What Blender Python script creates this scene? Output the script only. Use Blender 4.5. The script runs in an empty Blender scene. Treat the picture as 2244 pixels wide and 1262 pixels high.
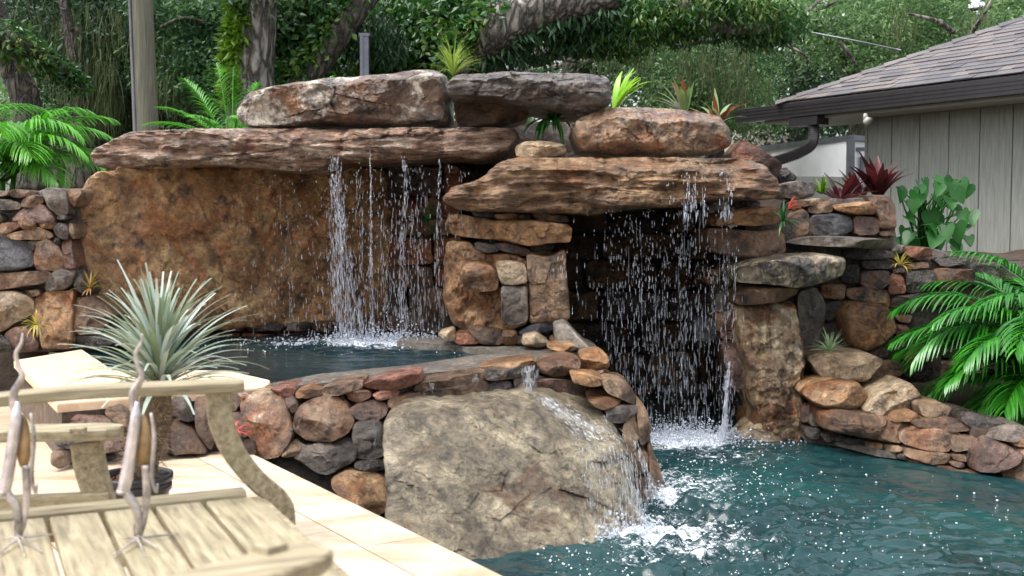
import bpy, math, random
import numpy as np
from mathutils import Vector, noise as mn
from math import radians, sin, cos, pi, tan, atan
random.seed(7); rng = np.random.default_rng(7)
scene = bpy.context.scene
COL = scene.collection

# ------------------------------------------------------------------ camera
FPX, CX, CY, HCAM = 2600.0, 1122.0, 631.0, 1.35       # focal length and centre in photo pixels, eye above the pool water
PITCH = atan(161 / FPX)
cam_d = bpy.data.cameras.new('camera'); cam = bpy.data.objects.new('camera', cam_d); COL.objects.link(cam)
cam.location = (0, 0, HCAM); cam.rotation_euler = (pi / 2 - PITCH, 0, 0)
cam_d.sensor_width = 36; cam_d.lens = 36 * FPX / 2244; cam_d.clip_start = .05; cam_d.clip_end = 600
cam_d.dof.use_dof = True; cam_d.dof.focus_distance = 6.9; cam_d.dof.aperture_fstop = 5.0
scene.camera = cam
scene.render.resolution_x = 1024; scene.render.resolution_y = 576
# ------------------------------------------------------------------ light: a bright overcast, rainy day
SUN_EL, SUN_AZ = radians(66), radians(-105)
w = bpy.data.worlds.new('World'); scene.world = w; w.use_nodes = True
nt = w.node_tree; bgn = nt.nodes['Background']
sky = nt.nodes.new('ShaderNodeTexSky'); sky.sky_type = 'NISHITA'; sky.sun_disc = False
sky.sun_elevation = SUN_EL; sky.sun_rotation = SUN_AZ
sky.dust_density = 4.0; sky.air_density = 1.0; sky.ozone_density = 1.0
hs = nt.nodes.new('ShaderNodeHueSaturation'); hs.inputs['Saturation'].default_value = .3
nt.links.new(sky.outputs[0], hs.inputs['Color']); nt.links.new(hs.outputs[0], bgn.inputs['Color'])
bgn.inputs['Strength'].default_value = .15
sd = bpy.data.lights.new('sun', 'SUN'); sd.energy = 1.05; sd.angle = radians(38); sd.color = (1, .985, .955)
sun = bpy.data.objects.new('sun', sd); COL.objects.link(sun)
# soft light from high above, a little from the back left
d = Vector((sin(SUN_AZ) * cos(SUN_EL), cos(SUN_AZ) * cos(SUN_EL), sin(SUN_EL)))
sun.rotation_euler = d.to_track_quat('Z', 'Y').to_euler()
scene.view_settings.view_transform = 'Standard'; scene.view_settings.look = 'None'
scene.view_settings.gamma = 1.0; scene.view_settings.exposure = 1.5
scene.cycles.max_bounces = 6; scene.cycles.transparent_max_bounces = 6

# ------------------------------------------------------------------ helpers
SP, CP = sin(PITCH), cos(PITCH)
def P(px, py, Y):
    """point seen at photo pixel (px, py) that stands Y metres in front of the camera"""
    dx = (px - CX) / FPX; dz = -(py - CY) / FPX
    dy = CP + dz * SP; z = -SP + dz * CP
    k = Y / dy
    return np.array((dx * k, Y, HCAM + z * k))
def PZ(px, py, zz):
    dx = (px - CX) / FPX; dz = -(py - CY) / FPX
    dy = CP + dz * SP; z = -SP + dz * CP
    k = (zz - HCAM) / z
    return np.array((dx * k, dy * k, zz))
def lin(c):
    return tuple((v / 255 / 12.92 if v / 255 <= .04045 else ((v / 255 + .055) / 1.055) ** 2.4) for v in c) + (1,)
WL = {}
def wloc(o): return WL.get(o.name, np.zeros(3))
def tag(o, label=None, cat=None, group=None, kind=None):
    if label: o['label'] = label
    if cat: o['category'] = cat
    if group: o['group'] = group
    if kind: o['kind'] = kind
    return o
def thing(name, label, cat, loc, group=None, kind=None):
    o = bpy.data.objects.new(name, None); COL.objects.link(o)
    o.empty_display_size = .1
    o.location = tuple(float(v) for v in loc); WL[o.name] = np.array(loc, float)
    return tag(o, label, cat, group, kind)
def mesh_obj(name, V, Fc, mat, parent=None, smooth=True, origin=None, attr=None):
    V = np.asarray(V, float)
    org = np.array(origin if origin is not None else V.mean(0), float)
    L = (V - org).astype(np.float32)
    me = bpy.data.meshes.new(name)
    if isinstance(Fc, np.ndarray):
        n, k = Fc.shape
        me.vertices.add(len(L)); me.vertices.foreach_set('co', L.ravel())
        me.loops.add(n * k); me.loops.foreach_set('vertex_index', Fc.astype(np.int32).ravel())
        me.polygons.add(n); me.polygons.foreach_set('loop_start', np.arange(0, n * k, k, dtype=np.int32))
        me.update(calc_edges=True)
    else:
        me.from_pydata(L.tolist(), [], [tuple(f) for f in Fc]); me.update()
    me.polygons.foreach_set('use_smooth', [bool(smooth)] * len(me.polygons))
    if attr:
        for an, av in attr.items():
            a = me.attributes.new(an, 'FLOAT', 'POINT'); a.data.foreach_set('value', np.asarray(av, np.float32))
    me.validate()
    for m in (mat if isinstance(mat, (list, tuple)) else [mat]): me.materials.append(m)
    o = bpy.data.objects.new(name, me); COL.objects.link(o)
    WL[o.name] = org
    if parent is not None:
        o.parent = parent; org2 = org - wloc(parent)
    else: org2 = org
    o.location = tuple(float(v) for v in org2)
    return o
class MB:
    """collects shapes for ONE mesh"""
    def __init__(s): s.V = []; s.F = []; s.n = 0
    def add(s, V, Fc):
        V = np.asarray(V, float)
        s.V.append(V); s.F += [tuple(int(i) + s.n for i in f) for f in Fc]; s.n += len(V)
    def build(s, name, mat, parent=None, smooth=True, origin=None):
        return mesh_obj(name, np.vstack(s.V), s.F, mat, parent, smooth, origin)
    def box(s, c, size, ax=None):
        c = np.array(c, float); hx, hy, hz = [v / 2 for v in size]
        A = np.eye(3) if ax is None else np.array(ax, float)
        V = [c + A[0] * (hx * i) + A[1] * (hy * j) + A[2] * (hz * k) for i in (-1, 1) for j in (-1, 1) for k in (-1, 1)]
        s.add(V, [(0, 1, 3, 2), (4, 6, 7, 5), (0, 4, 5, 1), (2, 3, 7, 6), (0, 2, 6, 4), (1, 5, 7, 3)])
    def tube(s, pts, rad, n=8, cap=True, sq=None, jitter=0, jf=4):
        pts = np.array(pts, float); m = len(pts)
        rad = np.full(m, rad) if np.isscalar(rad) else np.interp(np.linspace(0, 1, m), np.linspace(0, 1, len(rad)), rad)
        T = np.gradient(pts, axis=0); T /= np.linalg.norm(T, axis=1)[:, None] + 1e-9
        up = np.array((0, 0, 1.)) if abs(T[0][2]) < .9 else np.array((0, 1., 0))
        V = []; U = np.cross(T[0], up); U /= np.linalg.norm(U)
        for i in range(m):
            U = U - T[i] * U.dot(T[i]); U /= np.linalg.norm(U) + 1e-9; W = np.cross(T[i], U)
            for k in range(n):
                a = 2 * pi * k / n; r = rad[i]
                if jitter:
                    q = pts[i] + (U * cos(a) + W * sin(a)) * r
                    r *= 1 + jitter * mn.fractal(Vector(q * jf), 1, 2, 4)
                V.append(pts[i] + (U * cos(a) + W * sin(a) * (sq or 1)) * r)
        Fc = [(i * n + k, i * n + (k + 1) % n, (i + 1) * n + (k + 1) % n, (i + 1) * n + k) for i in range(m - 1) for k in range(n)]
        if cap: Fc += [tuple(range(n))[::-1], tuple((m - 1) * n + k for k in range(n))]
        s.add(V, Fc)
    def sweep(s, pts, side, wd, th):
        """rectangular bar along pts; side = width direction"""
        pts = np.array(pts, float); m = len(pts)
        T = np.gradient(pts, axis=0); T /= np.linalg.norm(T, axis=1)[:, None]
        S = np.array(side, float); S /= np.linalg.norm(S)
        wd = np.interp(np.linspace(0, 1, m), np.linspace(0, 1, len(np.atleast_1d(wd))), np.atleast_1d(wd))
        th = np.interp(np.linspace(0, 1, m), np.linspace(0, 1, len(np.atleast_1d(th))), np.atleast_1d(th))
        V = []; 
        for i in range(m):
            Nn = np.cross(T[i], S); Nn /= np.linalg.norm(Nn); w_, t_ = wd[i] / 2, th[i] / 2; b = min(w_, t_) * .3
            for (u, v) in ((-w_ + b, -t_), (w_ - b, -t_), (w_, -t_ + b), (w_, t_ - b), (w_ - b, t_), (-w_ + b, t_), (-w_, t_ - b), (-w_, -t_ + b)):
                V.append(pts[i] + S * u + Nn * v)
        n = 8
        Fc = [(i * n + k, i * n + (k + 1) % n, (i + 1) * n + (k + 1) % n, (i + 1) * n + k) for i in range(m - 1) for k in range(n)]
        Fc += [tuple(range(n))[::-1], tuple((m - 1) * n + k for k in range(n))]
        s.add(V, Fc)
def curve(pts, n=16):
    """Catmull-Rom through pts"""
    p = np.array(pts, float); p = np.vstack([2 * p[0] - p[1], p, 2 * p[-1] - p[-2]]); out = []
    for i in range(1, len(p) - 2):
        for t in np.linspace(0, 1, n, endpoint=False):
            a, b, c, d_ = p[i - 1], p[i], p[i + 1], p[i + 2]
            out.append(.5 * ((2 * b) + (-a + c) * t + (2 * a - 5 * b + 4 * c - d_) * t * t + (-a + 3 * b - 3 * c + d_) * t ** 3))
    out.append(p[-2]); return np.array(out)

# ------------------------------------------------------------------ materials
class NT:
    def __init__(s, name):
        s.m = bpy.data.materials.new(name); s.m.use_nodes = True; s.t = s.m.node_tree
        s.b = s.t.nodes['Principled BSDF']; s.out = s.t.nodes['Material Output']
    def n(s, typ, **kw):
        nd = s.t.nodes.new('ShaderNode' + typ)
        for k, v in kw.items():
            if k.startswith('i_'): nd.inputs[k[2:].replace('_', ' ')].default_value = v
            else: setattr(nd, k, v)
        return nd
    def l(s, a, b): s.t.links.new(a, b)
    def coord(s, scale=(1, 1, 1), rand=True, kind='Object', rot=(0, 0, 0)):
        tc = s.n('TexCoord'); mp = s.n('Mapping'); mp.inputs['Scale'].default_value = scale; mp.inputs['Rotation'].default_value = rot
        if rand:
            oi = s.n('ObjectInfo'); mu = s.n('VectorMath', operation='SCALE'); mu.inputs[0].default_value = (37, 71, 53)
            s.l(oi.outputs['Random'], mu.inputs['Scale']); ad = s.n('VectorMath', operation='ADD')
            s.l(tc.outputs[kind], ad.inputs[0]); s.l(mu.outputs[0], ad.inputs[1]); s.l(ad.outputs[0], mp.inputs[0])
        else: s.l(tc.outputs[kind], mp.inputs[0])
        return mp.outputs[0]
    def noise(s, vec, scale, detail=6, rough=.6, dist=0):
        nd = s.n('TexNoise'); nd.inputs['Scale'].default_value = scale; nd.inputs['Detail'].default_value = detail
        nd.inputs['Roughness'].default_value = rough; nd.inputs['Distortion'].default_value = dist
        s.l(vec, nd.inputs['Vector']); return nd.outputs['Fac']
    def ramp(s, fac, stops, interp='LINEAR'):
        r = s.n('ValToRGB'); r.color_ramp.interpolation = interp; e = r.color_ramp.elements
        while len(e) < len(stops): e.new(.5)
        for el, (p, c) in zip(e, stops):
            el.position = p; el.color = c if isinstance(c, tuple) else (c, c, c, 1)
        s.l(fac, r.inputs[0]); return r.outputs[0]
    def mix(s, fac, a, b, mode='MIX'):
        m = s.n('MixRGB', blend_type=mode)
        for i, v in ((0, fac), (1, a), (2, b)):
            if hasattr(v, 'is_output'): s.l(v, m.inputs[i])
            else: m.inputs[i].default_value = v
        return m.outputs[0]
    def math(s, op, a, b=None):
        m = s.n('Math', operation=op)
        for i, v in ((0, a), (1, b)):
            if v is None: continue
            if hasattr(v, 'is_output'): s.l(v, m.inputs[i])
            else: m.inputs[i].default_value = v
        return m.outputs[0]
    def set(s, **kw):
        for k, v in kw.items():
            i = s.b.inputs[k.replace('_', ' ')]
            if hasattr(v, 'is_output'): s.l(v, i)
            else: i.default_value = v
        return s
    def bump(s, h, strength=.5, dist=.02, prev=None):
        b = s.n('Bump'); b.inputs['Strength'].default_value = strength; b.inputs['Distance'].default_value = dist
        s.l(h, b.inputs['Height'])
        if prev is not None: s.l(prev, b.inputs['Normal'])
        s.l(b.outputs[0], s.b.inputs['Normal']); return b.outputs[0]

def tone(c, s=.06, k=1.):
    l = .3 * c[0] + .59 * c[1] + .11 * c[2]; return tuple((x * (1 - s) + l * s) * k for x in c)
def rockmat(name, cols, dark=(38, 30, 26), darkamt=.42, lichen=None, licamt=.62, strata=0, wet=.5, streak=0, scale=1., crack=.5, rust=None, rustamt=.6):
    cols = [tone(c) for c in cols]; rust = rust and tone(rust, .14, .96); rustamt += .015; darkamt += .02
    t = NT(name); v = t.coord((1, 1, 1 + strata * 4)); v1 = t.coord((1, 1, 1))
    big = t.noise(v, 2.6 * scale, 9, .62, .7)
    n = len(cols); col = t.ramp(big, [(.33 + .34 * i / (n - 1), lin(c)) for i, c in enumerate(cols)])
    mid = t.noise(v, 8 * scale, 10, .68, .4)
    fine = t.noise(v1, 55, 6, .7); spk = t.noise(v1, 24, 9, .8)
    if rust:
        r = t.ramp(t.noise(v1, 3.3 * scale, 8, .6, 1.2), [(rustamt - .07, 0.), (rustamt + .06, 1.)])
        col = t.mix(r, col, lin(rust))
    if lichen:
        lf = t.ramp(t.noise(v1, 4.2 * scale, 12, .72, .3), [(licamt - .03, 0.), (licamt + .05, 1.)])
        col = t.mix(lf, col, lin(lichen))
    md2 = t.noise(v, 17 * scale, 10, .72, .8)
    col = t.mix(.8, col, t.ramp(md2, [(.36, .62), (.5, .98), (.66, 1.3)]), 'MULTIPLY')
    pk = t.ramp(t.noise(v1, 1.7 * scale, 7, .6, 1.), [(.4, tuple(list((.78, .74, .70)) + [1])), (.58, (1.12, 1.1, 1.08, 1))]); col = t.mix(.8, col, pk, 'MULTIPLY')
    dm = t.ramp(mid, [(darkamt - .12, 1.), (darkamt + .05, 0.)])
    col = t.mix(dm, col, lin(dark))
    if streak:
        sv = t.coord((7, 7, .8)); sf = t.ramp(t.noise(sv, 1.6, 6, .6, .6), [(.5 - .06, 0.), (.56, 1.)])
        col = t.mix(t.math('MULTIPLY', sf, streak), col, lin(dark))
    col = t.mix(.75, col, t.ramp(spk, [(.38, (.5, .45, .41, 1)), (.47, (.95, .94, .92, 1)), (.56, (1.05, 1.04, 1.02, 1)), (.66, (1.5, 1.48, 1.44, 1))]), 'MULTIPLY')
    sp = t.ramp(fine, [(.3, .62), (.5, .98), (.72, 1.25)])
    col = t.mix(.85, col, sp, 'MULTIPLY')
    vc = t.n('TexVoronoi'); vc.inputs['Scale'].default_value = 5 * scale; wv = t.n('VectorMath', operation='ADD'); wn2 = t.n('TexNoise'); wn2.inputs['Scale'].default_value = 4; wn2.inputs['Detail'].default_value = 5; t.l(v, wn2.inputs['Vector']); t.l(v, wv.inputs[0]); t.l(wn2.outputs['Color'], wv.inputs[1]); t.l(wv.outputs[0], vc.inputs['Vector'])
    sv_ = t.n('SeparateColor'); t.l(vc.outputs['Color'], sv_.inputs[0]); col = t.mix(.55, col, t.ramp(sv_.outputs[0], [(.0, (.58, .54, .5, 1)), (.5, (1, .97, .93, 1)), (1., (1.42, 1.38, 1.32, 1))]), 'MULTIPLY')
    oi = t.n('ObjectInfo'); br = t.math('ADD', t.math('MULTIPLY', oi.outputs['Random'], .35), .84)
    cb = t.n('CombineXYZ'); [t.l(br, cb.inputs[i]) for i in range(3)]
    col = t.mix(1., col, cb.outputs[0], 'MULTIPLY')
    rg = t.ramp(md2, [(.38, max(.1, .5 - wet * .42)), (.62, .8 - wet * .4)])
    t.b.inputs['Coat Weight'].default_value = .15 + .75 * wet; t.b.inputs['Coat IOR'].default_value = 1.36
    t.l(t.ramp(md2, [(.4, .08), (.62, .34)]), t.b.inputs['Coat Roughness'])
    t.set(Base_Color=col, Roughness=rg); t.b.inputs['Specular IOR Level'].default_value = .35 + .25 * wet
    vo = t.n('TexVoronoi', feature='DISTANCE_TO_EDGE'); vo.inputs['Scale'].default_value = 4.5 * scale
    dv = t.n('VectorMath', operation='ADD'); wn = t.n('TexNoise'); wn.inputs['Scale'].default_value = 5; wn.inputs['Detail'].default_value = 6
    t.l(v, wn.inputs['Vector']); sc = t.n('VectorMath', operation='SCALE'); sc.inputs['Scale'].default_value = .55
    t.l(wn.outputs['Color'], sc.inputs[0]); t.l(sc.outputs[0], dv.inputs[0]); t.l(v, dv.inputs[1]); t.l(dv.outputs[0], vo.inputs['Vector'])
    ck = t.ramp(vo.outputs['Distance'], [(0., 0.), (.035, 1.)])
    if crack > .15: col = t.mix(t.math('MULTIPLY', t.ramp(vo.outputs['Distance'], [(0., 1.), (.022, 0.)]), .55), col, lin(dark)); t.l(col, t.b.inputs['Base Color'])
    b = t.bump(ck, crack * .5, .02)
    b = t.bump(mid, .8, .05, b); b = t.bump(md2, .9, .032, b); b = t.bump(spk, .85, .018, b); t.l(b, t.b.inputs['Coat Normal']); b = t.bump(fine, .6, .008, b)
    return t.m
R = {}
R['t'] = rockmat('rock_tan', [(92, 68, 50), (146, 118, 92), (178, 152, 122)], rust=(140, 86, 44), rustamt=.6)
R['o'] = rockmat('rock_ochre', [(112, 78, 46), (166, 124, 82), (200, 166, 126)], rust=(150, 88, 36), rustamt=.56, darkamt=.38)
R['r'] = rockmat('rock_rust', [(84, 48, 32), (132, 78, 50), (158, 108, 78)], rust=(158, 84, 34), rustamt=.58, wet=.8)
R['g'] = rockmat('rock_grey', [(80, 72, 68), (122, 112, 104), (152, 142, 132)], rust=(112, 84, 62), rustamt=.62, darkamt=.44)
R['p'] = rockmat('rock_purple', [(84, 62, 54), (130, 98, 84), (168, 134, 116)], rust=(140, 86, 64), rustamt=.58, wet=.8)
R['d'] = rockmat('rock_dark', [(44, 38, 36), (74, 62, 56), (100, 84, 72)], darkamt=.48, wet=.9)
R['b'] = rockmat('rock_brown', [(72, 52, 40), (112, 84, 62), (146, 116, 88)], rust=(120, 76, 44), rustamt=.6)
R['s'] = rockmat('rock_slate', [(50, 52, 58), (76, 78, 86), (104, 102, 104)], darkamt=.4, wet=.8)
R['c'] = rockmat('rock_cream', [(140, 116, 90), (186, 164, 134), (206, 188, 160)], rust=(160, 116, 70), rustamt=.6, darkamt=.36)
R['m'] = rockmat('rock_mottled', [(96, 62, 44), (160, 120, 86), (186, 164, 138)], lichen=(198, 186, 168), licamt=.6, rust=(152, 88, 42), rustamt=.55, darkamt=.44, wet=.8)
R['red'] = rockmat('rock_red', [(110, 66, 52), (156, 100, 78), (186, 140, 116)], darkamt=.36, wet=.8)
R['slab'] = rockmat('rock_slab', [(116, 80, 60), (182, 148, 124), (218, 198, 180)], strata=1, lichen=(206, 190, 174), licamt=.58, rust=(134, 76, 44), rustamt=.58, darkamt=.44, wet=.85)
R['slab2'] = rockmat('rock_slab_gold', [(104, 72, 46), (156, 120, 82), (188, 156, 118)], strata=1, rust=(142, 88, 40), rustamt=.55, darkamt=.42, wet=.85, lichen=(198, 180, 160), licamt=.66)
R['cap'] = rockmat('rock_cap', [(60, 44, 38), (104, 80, 64), (146, 120, 98)], lichen=(226, 220, 208), licamt=.53, rust=(150, 90, 42), rustamt=.58, darkamt=.45, wet=.7, scale=.8)
R['capg'] = rockmat('rock_cap_grey', [(78, 68, 64), (116, 104, 98), (150, 140, 134)], rust=(104, 82, 64), rustamt=.6, darkamt=.45, wet=.7, strata=.4)
R['cave'] = rockmat('rock_cave', [(116, 82, 50), (176, 134, 88), (208, 174, 124)], rust=(178, 112, 58), rustamt=.54, darkamt=.41, wet=.85, scale=1.1)
R['front'] = rockmat('rock_front', [(84, 76, 62), (134, 124, 102), (182, 172, 146)], dark=(46, 34, 24), rust=(98, 66, 34), rustamt=.6, lichen=(188, 176, 148), licamt=.63, darkamt=.42, wet=.6, scale=1.1, crack=.8)
R['col'] = rockmat('rock_column', [(128, 88, 52), (186, 160, 124), (216, 204, 176)], dark=(66, 44, 32), streak=.6, rust=(158, 98, 50), rustamt=.53, darkamt=.36, wet=.7)
R['streak'] = rockmat('rock_streaked', [(110, 98, 80), (168, 154, 128), (200, 188, 160)], dark=(30, 28, 28), streak=.9, darkamt=.42, wet=.7)
R['mortar'] = rockmat('mortar', [(74, 66, 62), (96, 88, 82), (120, 110, 102)], darkamt=.42, wet=.4, crack=.2)
R['cement'] = rockmat('cement', [(98, 92, 86), (128, 122, 114), (148, 142, 134)], darkamt=.32, wet=.5, crack=.05)
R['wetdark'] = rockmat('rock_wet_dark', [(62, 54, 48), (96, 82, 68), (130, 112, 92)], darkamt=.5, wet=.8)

def simple(name, c, rough=.5, metal=0, spec=.5, nscale=20, namp=.3, bumpd=0, stretch=(1, 1, 1)):
    t = NT(name); v = t.coord(stretch); f = t.noise(v, nscale, 8, .65)
    a = tuple(max(0, min(255, x * (1 - namp))) for x in c); b = tuple(min(255, x * (1 + namp * .6)) for x in c)
    t.set(Base_Color=t.ramp(f, [(.3, lin(a)), (.7, lin(b))]), Roughness=rough, Metallic=metal)
    t.b.inputs['Specular IOR Level'].default_value = spec
    if bumpd: t.bump(f, .6, bumpd)
    return t.m
def leafmat(name, cols, rough=.4, trans=.3, spec=.5, grad=False):
    t = NT(name); g = t.n('NewGeometry'); v = t.coord((1, 1, 1), rand=False)
    f = t.math('ADD', t.math('MULTIPLY', g.outputs['Random Per Island'], .5), t.math('SUBTRACT', t.math('MULTIPLY', t.noise(v, 1.3, 4), 1.1), .3))
    n = len(cols); col = t.ramp(f, [(.12 + .76 * i / (n - 1), lin(c)) for i, c in enumerate(cols)])
    t.set(Base_Color=col, Roughness=rough); t.b.inputs['Specular IOR Level'].default_value = spec
    tr = t.n('BsdfTranslucent'); t.l(col, tr.inputs['Color']); mx = t.n('MixShader'); mx.inputs[0].default_value = trans
    t.l(t.b.outputs[0], mx.inputs[1]); t.l(tr.outputs[0], mx.inputs[2]); t.l(mx.outputs[0], t.out.inputs['Surface'])
    return t.m
def barkmat(name, cols, sc=9, wet=.3):
    t = NT(name); v = t.coord((1, 1, .28)); vo = t.n('TexVoronoi', feature='DISTANCE_TO_EDGE'); vo.inputs['Scale'].default_value = sc
    wn = t.n('TexNoise'); wn.inputs['Scale'].default_value = 8; wn.inputs['Detail'].default_value = 6; t.l(v, wn.inputs['Vector'])
    s2 = t.n('VectorMath', operation='SCALE'); s2.inputs['Scale'].default_value = .22; t.l(wn.outputs['Color'], s2.inputs[0])
    ad = t.n('VectorMath', operation='ADD'); t.l(s2.outputs[0], ad.inputs[0]); t.l(v, ad.inputs[1]); t.l(ad.outputs[0], vo.inputs['Vector'])
    e = t.ramp(vo.outputs['Distance'], [(0, 0.), (.25, 1.)]); f = t.noise(v, 14, 8, .7)
    mx = t.mix(.45, e, f, 'MIX'); col = t.ramp(mx, [(.2, lin(cols[0])), (.5, lin(cols[1])), (.85, lin(cols[2]))])
    ms = t.ramp(t.noise(t.coord((1, 1, 1)), 1.6, 6), [(.5, 0.), (.66, 1.)]); col = t.mix(t.math('MULTIPLY', ms, .6), col, lin((62, 70, 40)))
    t.set(Base_Color=col, Roughness=.8 - wet * .3); b = t.bump(e, .9, .03); t.bump(f, .5, .01, b); return t.m
M = {}
M['bark'] = barkmat('oak_bark', [(44, 40, 36), (96, 90, 82), (150, 144, 134)])
M['barkd'] = barkmat('dark_bark', [(32, 28, 25), (66, 58, 50), (100, 92, 80)])
M['oak'] = leafmat('oak_leaves', [(32, 62, 36), (50, 86, 48), (72, 110, 62), (106, 142, 86)], .45, .35)
M['oakl'] = leafmat('oak_leaves_light', [(56, 88, 52), (84, 120, 70), (116, 150, 92), (156, 182, 124)], .45, .4)
M['oakd'] = leafmat('oak_leaves_dark', [(26, 52, 30), (40, 72, 40), (56, 92, 50)], .5, .25)
M['wood_far'] = leafmat('far_leaves', [(44, 70, 48), (68, 98, 64), (98, 130, 86), (138, 166, 118)], .6, .35)
M['ivy'] = leafmat('ivy_leaves', [(24, 56, 26), (38, 80, 34), (58, 104, 40), (112, 128, 48)], .35, .25)
M['fern'] = leafmat('fern', [(56, 92, 22), (92, 130, 30), (120, 150, 40)], .45, .3)
M['moss'] = leafmat('spanish_moss', [(66, 78, 52), (86, 98, 66), (112, 122, 86)], .9, .3, .1)
M['palm'] = leafmat('palm_leaf', [(50, 118, 26), (76, 150, 36), (108, 178, 50)], .3, .35)
M['palmd'] = leafmat('palm_leaf_deep', [(26, 84, 22), (40, 112, 28), (70, 146, 38)], .25, .25)
M['brom'] = leafmat('bromeliad_lime', [(110, 168, 36), (142, 196, 52), (170, 214, 80)], .3, .4)
M['bromr'] = leafmat('bromeliad_mix', [(76, 120, 62), (120, 150, 96), (130, 74, 48), (150, 82, 54)], .35, .25)
M['strapd'] = leafmat('strap_dark', [(22, 62, 26), (34, 84, 30), (58, 108, 44)], .35, .25)
M['grass'] = leafmat('grass_tuft', [(96, 128, 44), (140, 166, 66), (176, 190, 96)], .45, .4)
M['heart'] = leafmat('heart_leaf', [(20, 60, 20), (34, 90, 30), (62, 122, 46)], .45, .3)
M['red'] = leafmat('cordyline', [(40, 18, 22), (62, 26, 30), (92, 38, 40), (58, 36, 30)], .3, .25)
M['air'] = leafmat('air_plant', [(150, 158, 70), (184, 170, 84), (206, 160, 90)], .5, .3)
M['airg'] = leafmat('air_plant_green', [(98, 128, 92), (126, 152, 112), (150, 166, 120)], .5, .3)
M['airr'] = leafmat('air_plant_red', [(120, 66, 40), (132, 128, 54), (158, 76, 52)], .5, .3)
M['scar'] = leafmat('scarlet_leaf', [(188, 44, 44), (214, 74, 62), (226, 106, 86)], .4, .3)
M['pachy'] = leafmat('silver_leaf', [(96, 110, 78), (136, 152, 130), (186, 198, 190), (112, 124, 86), (160, 174, 162)], .5, .2, .5)
M['pot'] = simple('pot_plastic', (26, 26, 28), .35, namp=.15)
M['soil'] = simple('bark_mulch', (96, 58, 40), .9, nscale=40, namp=.5, bumpd=.02)
M['earth'] = simple('earth', (58, 46, 36), .95, nscale=12, namp=.4, bumpd=.03)
M['ground'] = simple('ground_dirt', (72, 64, 48), .95, nscale=3, namp=.4, bumpd=.03)
M['trunk'] = simple('spiny_trunk', (92, 78, 60), .9, nscale=60, namp=.45, bumpd=.02)
M['spine'] = leafmat('spines', [(110, 92, 76), (146, 122, 104), (168, 150, 128)], .7, .1)
M['teak'] = None
def teak(nm, rot):
    t = NT(nm); v0 = t.coord((1, 1, 1), rot=(0, 0, rot)); m2 = t.n('Mapping'); m2.inputs['Scale'].default_value = (1.2, 14, 14); t.l(v0, m2.inputs[0]); v = m2.outputs[0]; f = t.noise(v, 5, 9, .6, .4); f2 = t.noise(t.coord((1, 1, 1)), 9, 6, .6)
    col = t.ramp(f, [(.3, lin((98, 88, 68))), (.5, lin((142, 130, 104))), (.72, lin((174, 164, 136)))])
    col = t.mix(t.ramp(f2, [(.45, 0.), (.7, .5)]), col, lin((140, 134, 104)))
    t.set(Base_Color=col, Roughness=.62); t.bump(f, .4, .004); return t.m
M['teak'] = teak('teak', radians(64)); M['teak_arm'] = teak('teak_arm', radians(-26))
def travertine():
    t = NT('travertine'); ang = math.atan2(-1.7, 1.09)
    v = t.coord((1, 1, 1), rand=False, rot=(0, 0, -ang)); br = t.n('TexBrick'); br.offset = .37; br.squash = 1.4; br.squash_frequency = 3
    br.inputs['Scale'].default_value = 1; br.inputs['Mortar Size'].default_value = .0028; br.inputs['Mortar Smooth'].default_value = .3
    br.inputs['Brick Width'].default_value = .62; br.inputs['Row Height'].default_value = .41; br.inputs['Bias'].default_value = 0
    br.inputs['Color1'].default_value = lin((190, 172, 150)); br.inputs['Color2'].default_value = lin((206, 192, 174)); br.inputs['Mortar'].default_value = lin((124, 98, 72))
    t.l(v, br.inputs['Vector'])
    n1 = t.noise(t.coord((1, 2.6, 1), rand=False, rot=(0, 0, -ang)), 2.4, 8, .6, .8); n2 = t.noise(v, 30, 6, .6)
    col = t.mix(.8, br.outputs['Color'], t.ramp(n1, [(.35, lin((220, 196, 172))), (.5, lin((240, 236, 230))), (.8, (1, 1, 1, 1))]), 'MULTIPLY')
    col = t.mix(.35, col, t.ramp(n2, [(.3, .75), (.6, 1.1)]), 'MULTIPLY')
    t.set(Base_Color=col, Roughness=t.ramp(n1, [(.3, .3), (.7, .5)])); t.bump(n2, .15, .003); return t.m
M['trav'] = travertine()
def planks(name, c1, c2, stretch):
    t = NT(name); v = t.coord(stretch); f = t.noise(v, 4, 9, .6, .5)
    t.set(Base_Color=t.ramp(f, [(.3, lin(c1)), (.7, lin(c2))]), Roughness=.75); t.bump(f, .4, .004); return t.m
M['benchtop'] = planks('bench_stone', (186, 156, 126), (212, 188, 160), (1.5, 6, 6))
M['benchside'] = rockmat('bench_side', [(78, 52, 38), (120, 86, 62), (150, 116, 84)], streak=.6, darkamt=.45)
M['pole'] = planks('pole_wood', (74, 72, 60), (122, 120, 102), (16, 16, .7))
M['siding'] = planks('siding_paint', (118, 120, 112), (150, 152, 144), (14, 14, .8))
M['gutter'] = simple('gutter_metal', (48, 45, 47), .35, .3, nscale=8, namp=.12)
M['white'] = simple('white_paint', (228, 230, 234), .35, nscale=3, namp=.05)
M['trim'] = simple('trim_paint', (150, 148, 138), .5, nscale=5, namp=.1)
M['galv'] = simple('galvanised', (112, 114, 122), .4, .7, nscale=5, namp=.15)
M['tanroof'] = simple('tan_roof', (150, 140, 130), .8, nscale=10, namp=.1)
M['tin'] = simple('tin', (206, 200, 204), .25, .7, nscale=18, namp=.3)
M['tinr'] = simple('tin_rusty', (168, 158, 152), .4, .5, nscale=22, namp=.5)
M['wing'] = simple('bird_wood', (158, 130, 92), .5, .2, nscale=16, namp=.4)
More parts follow.
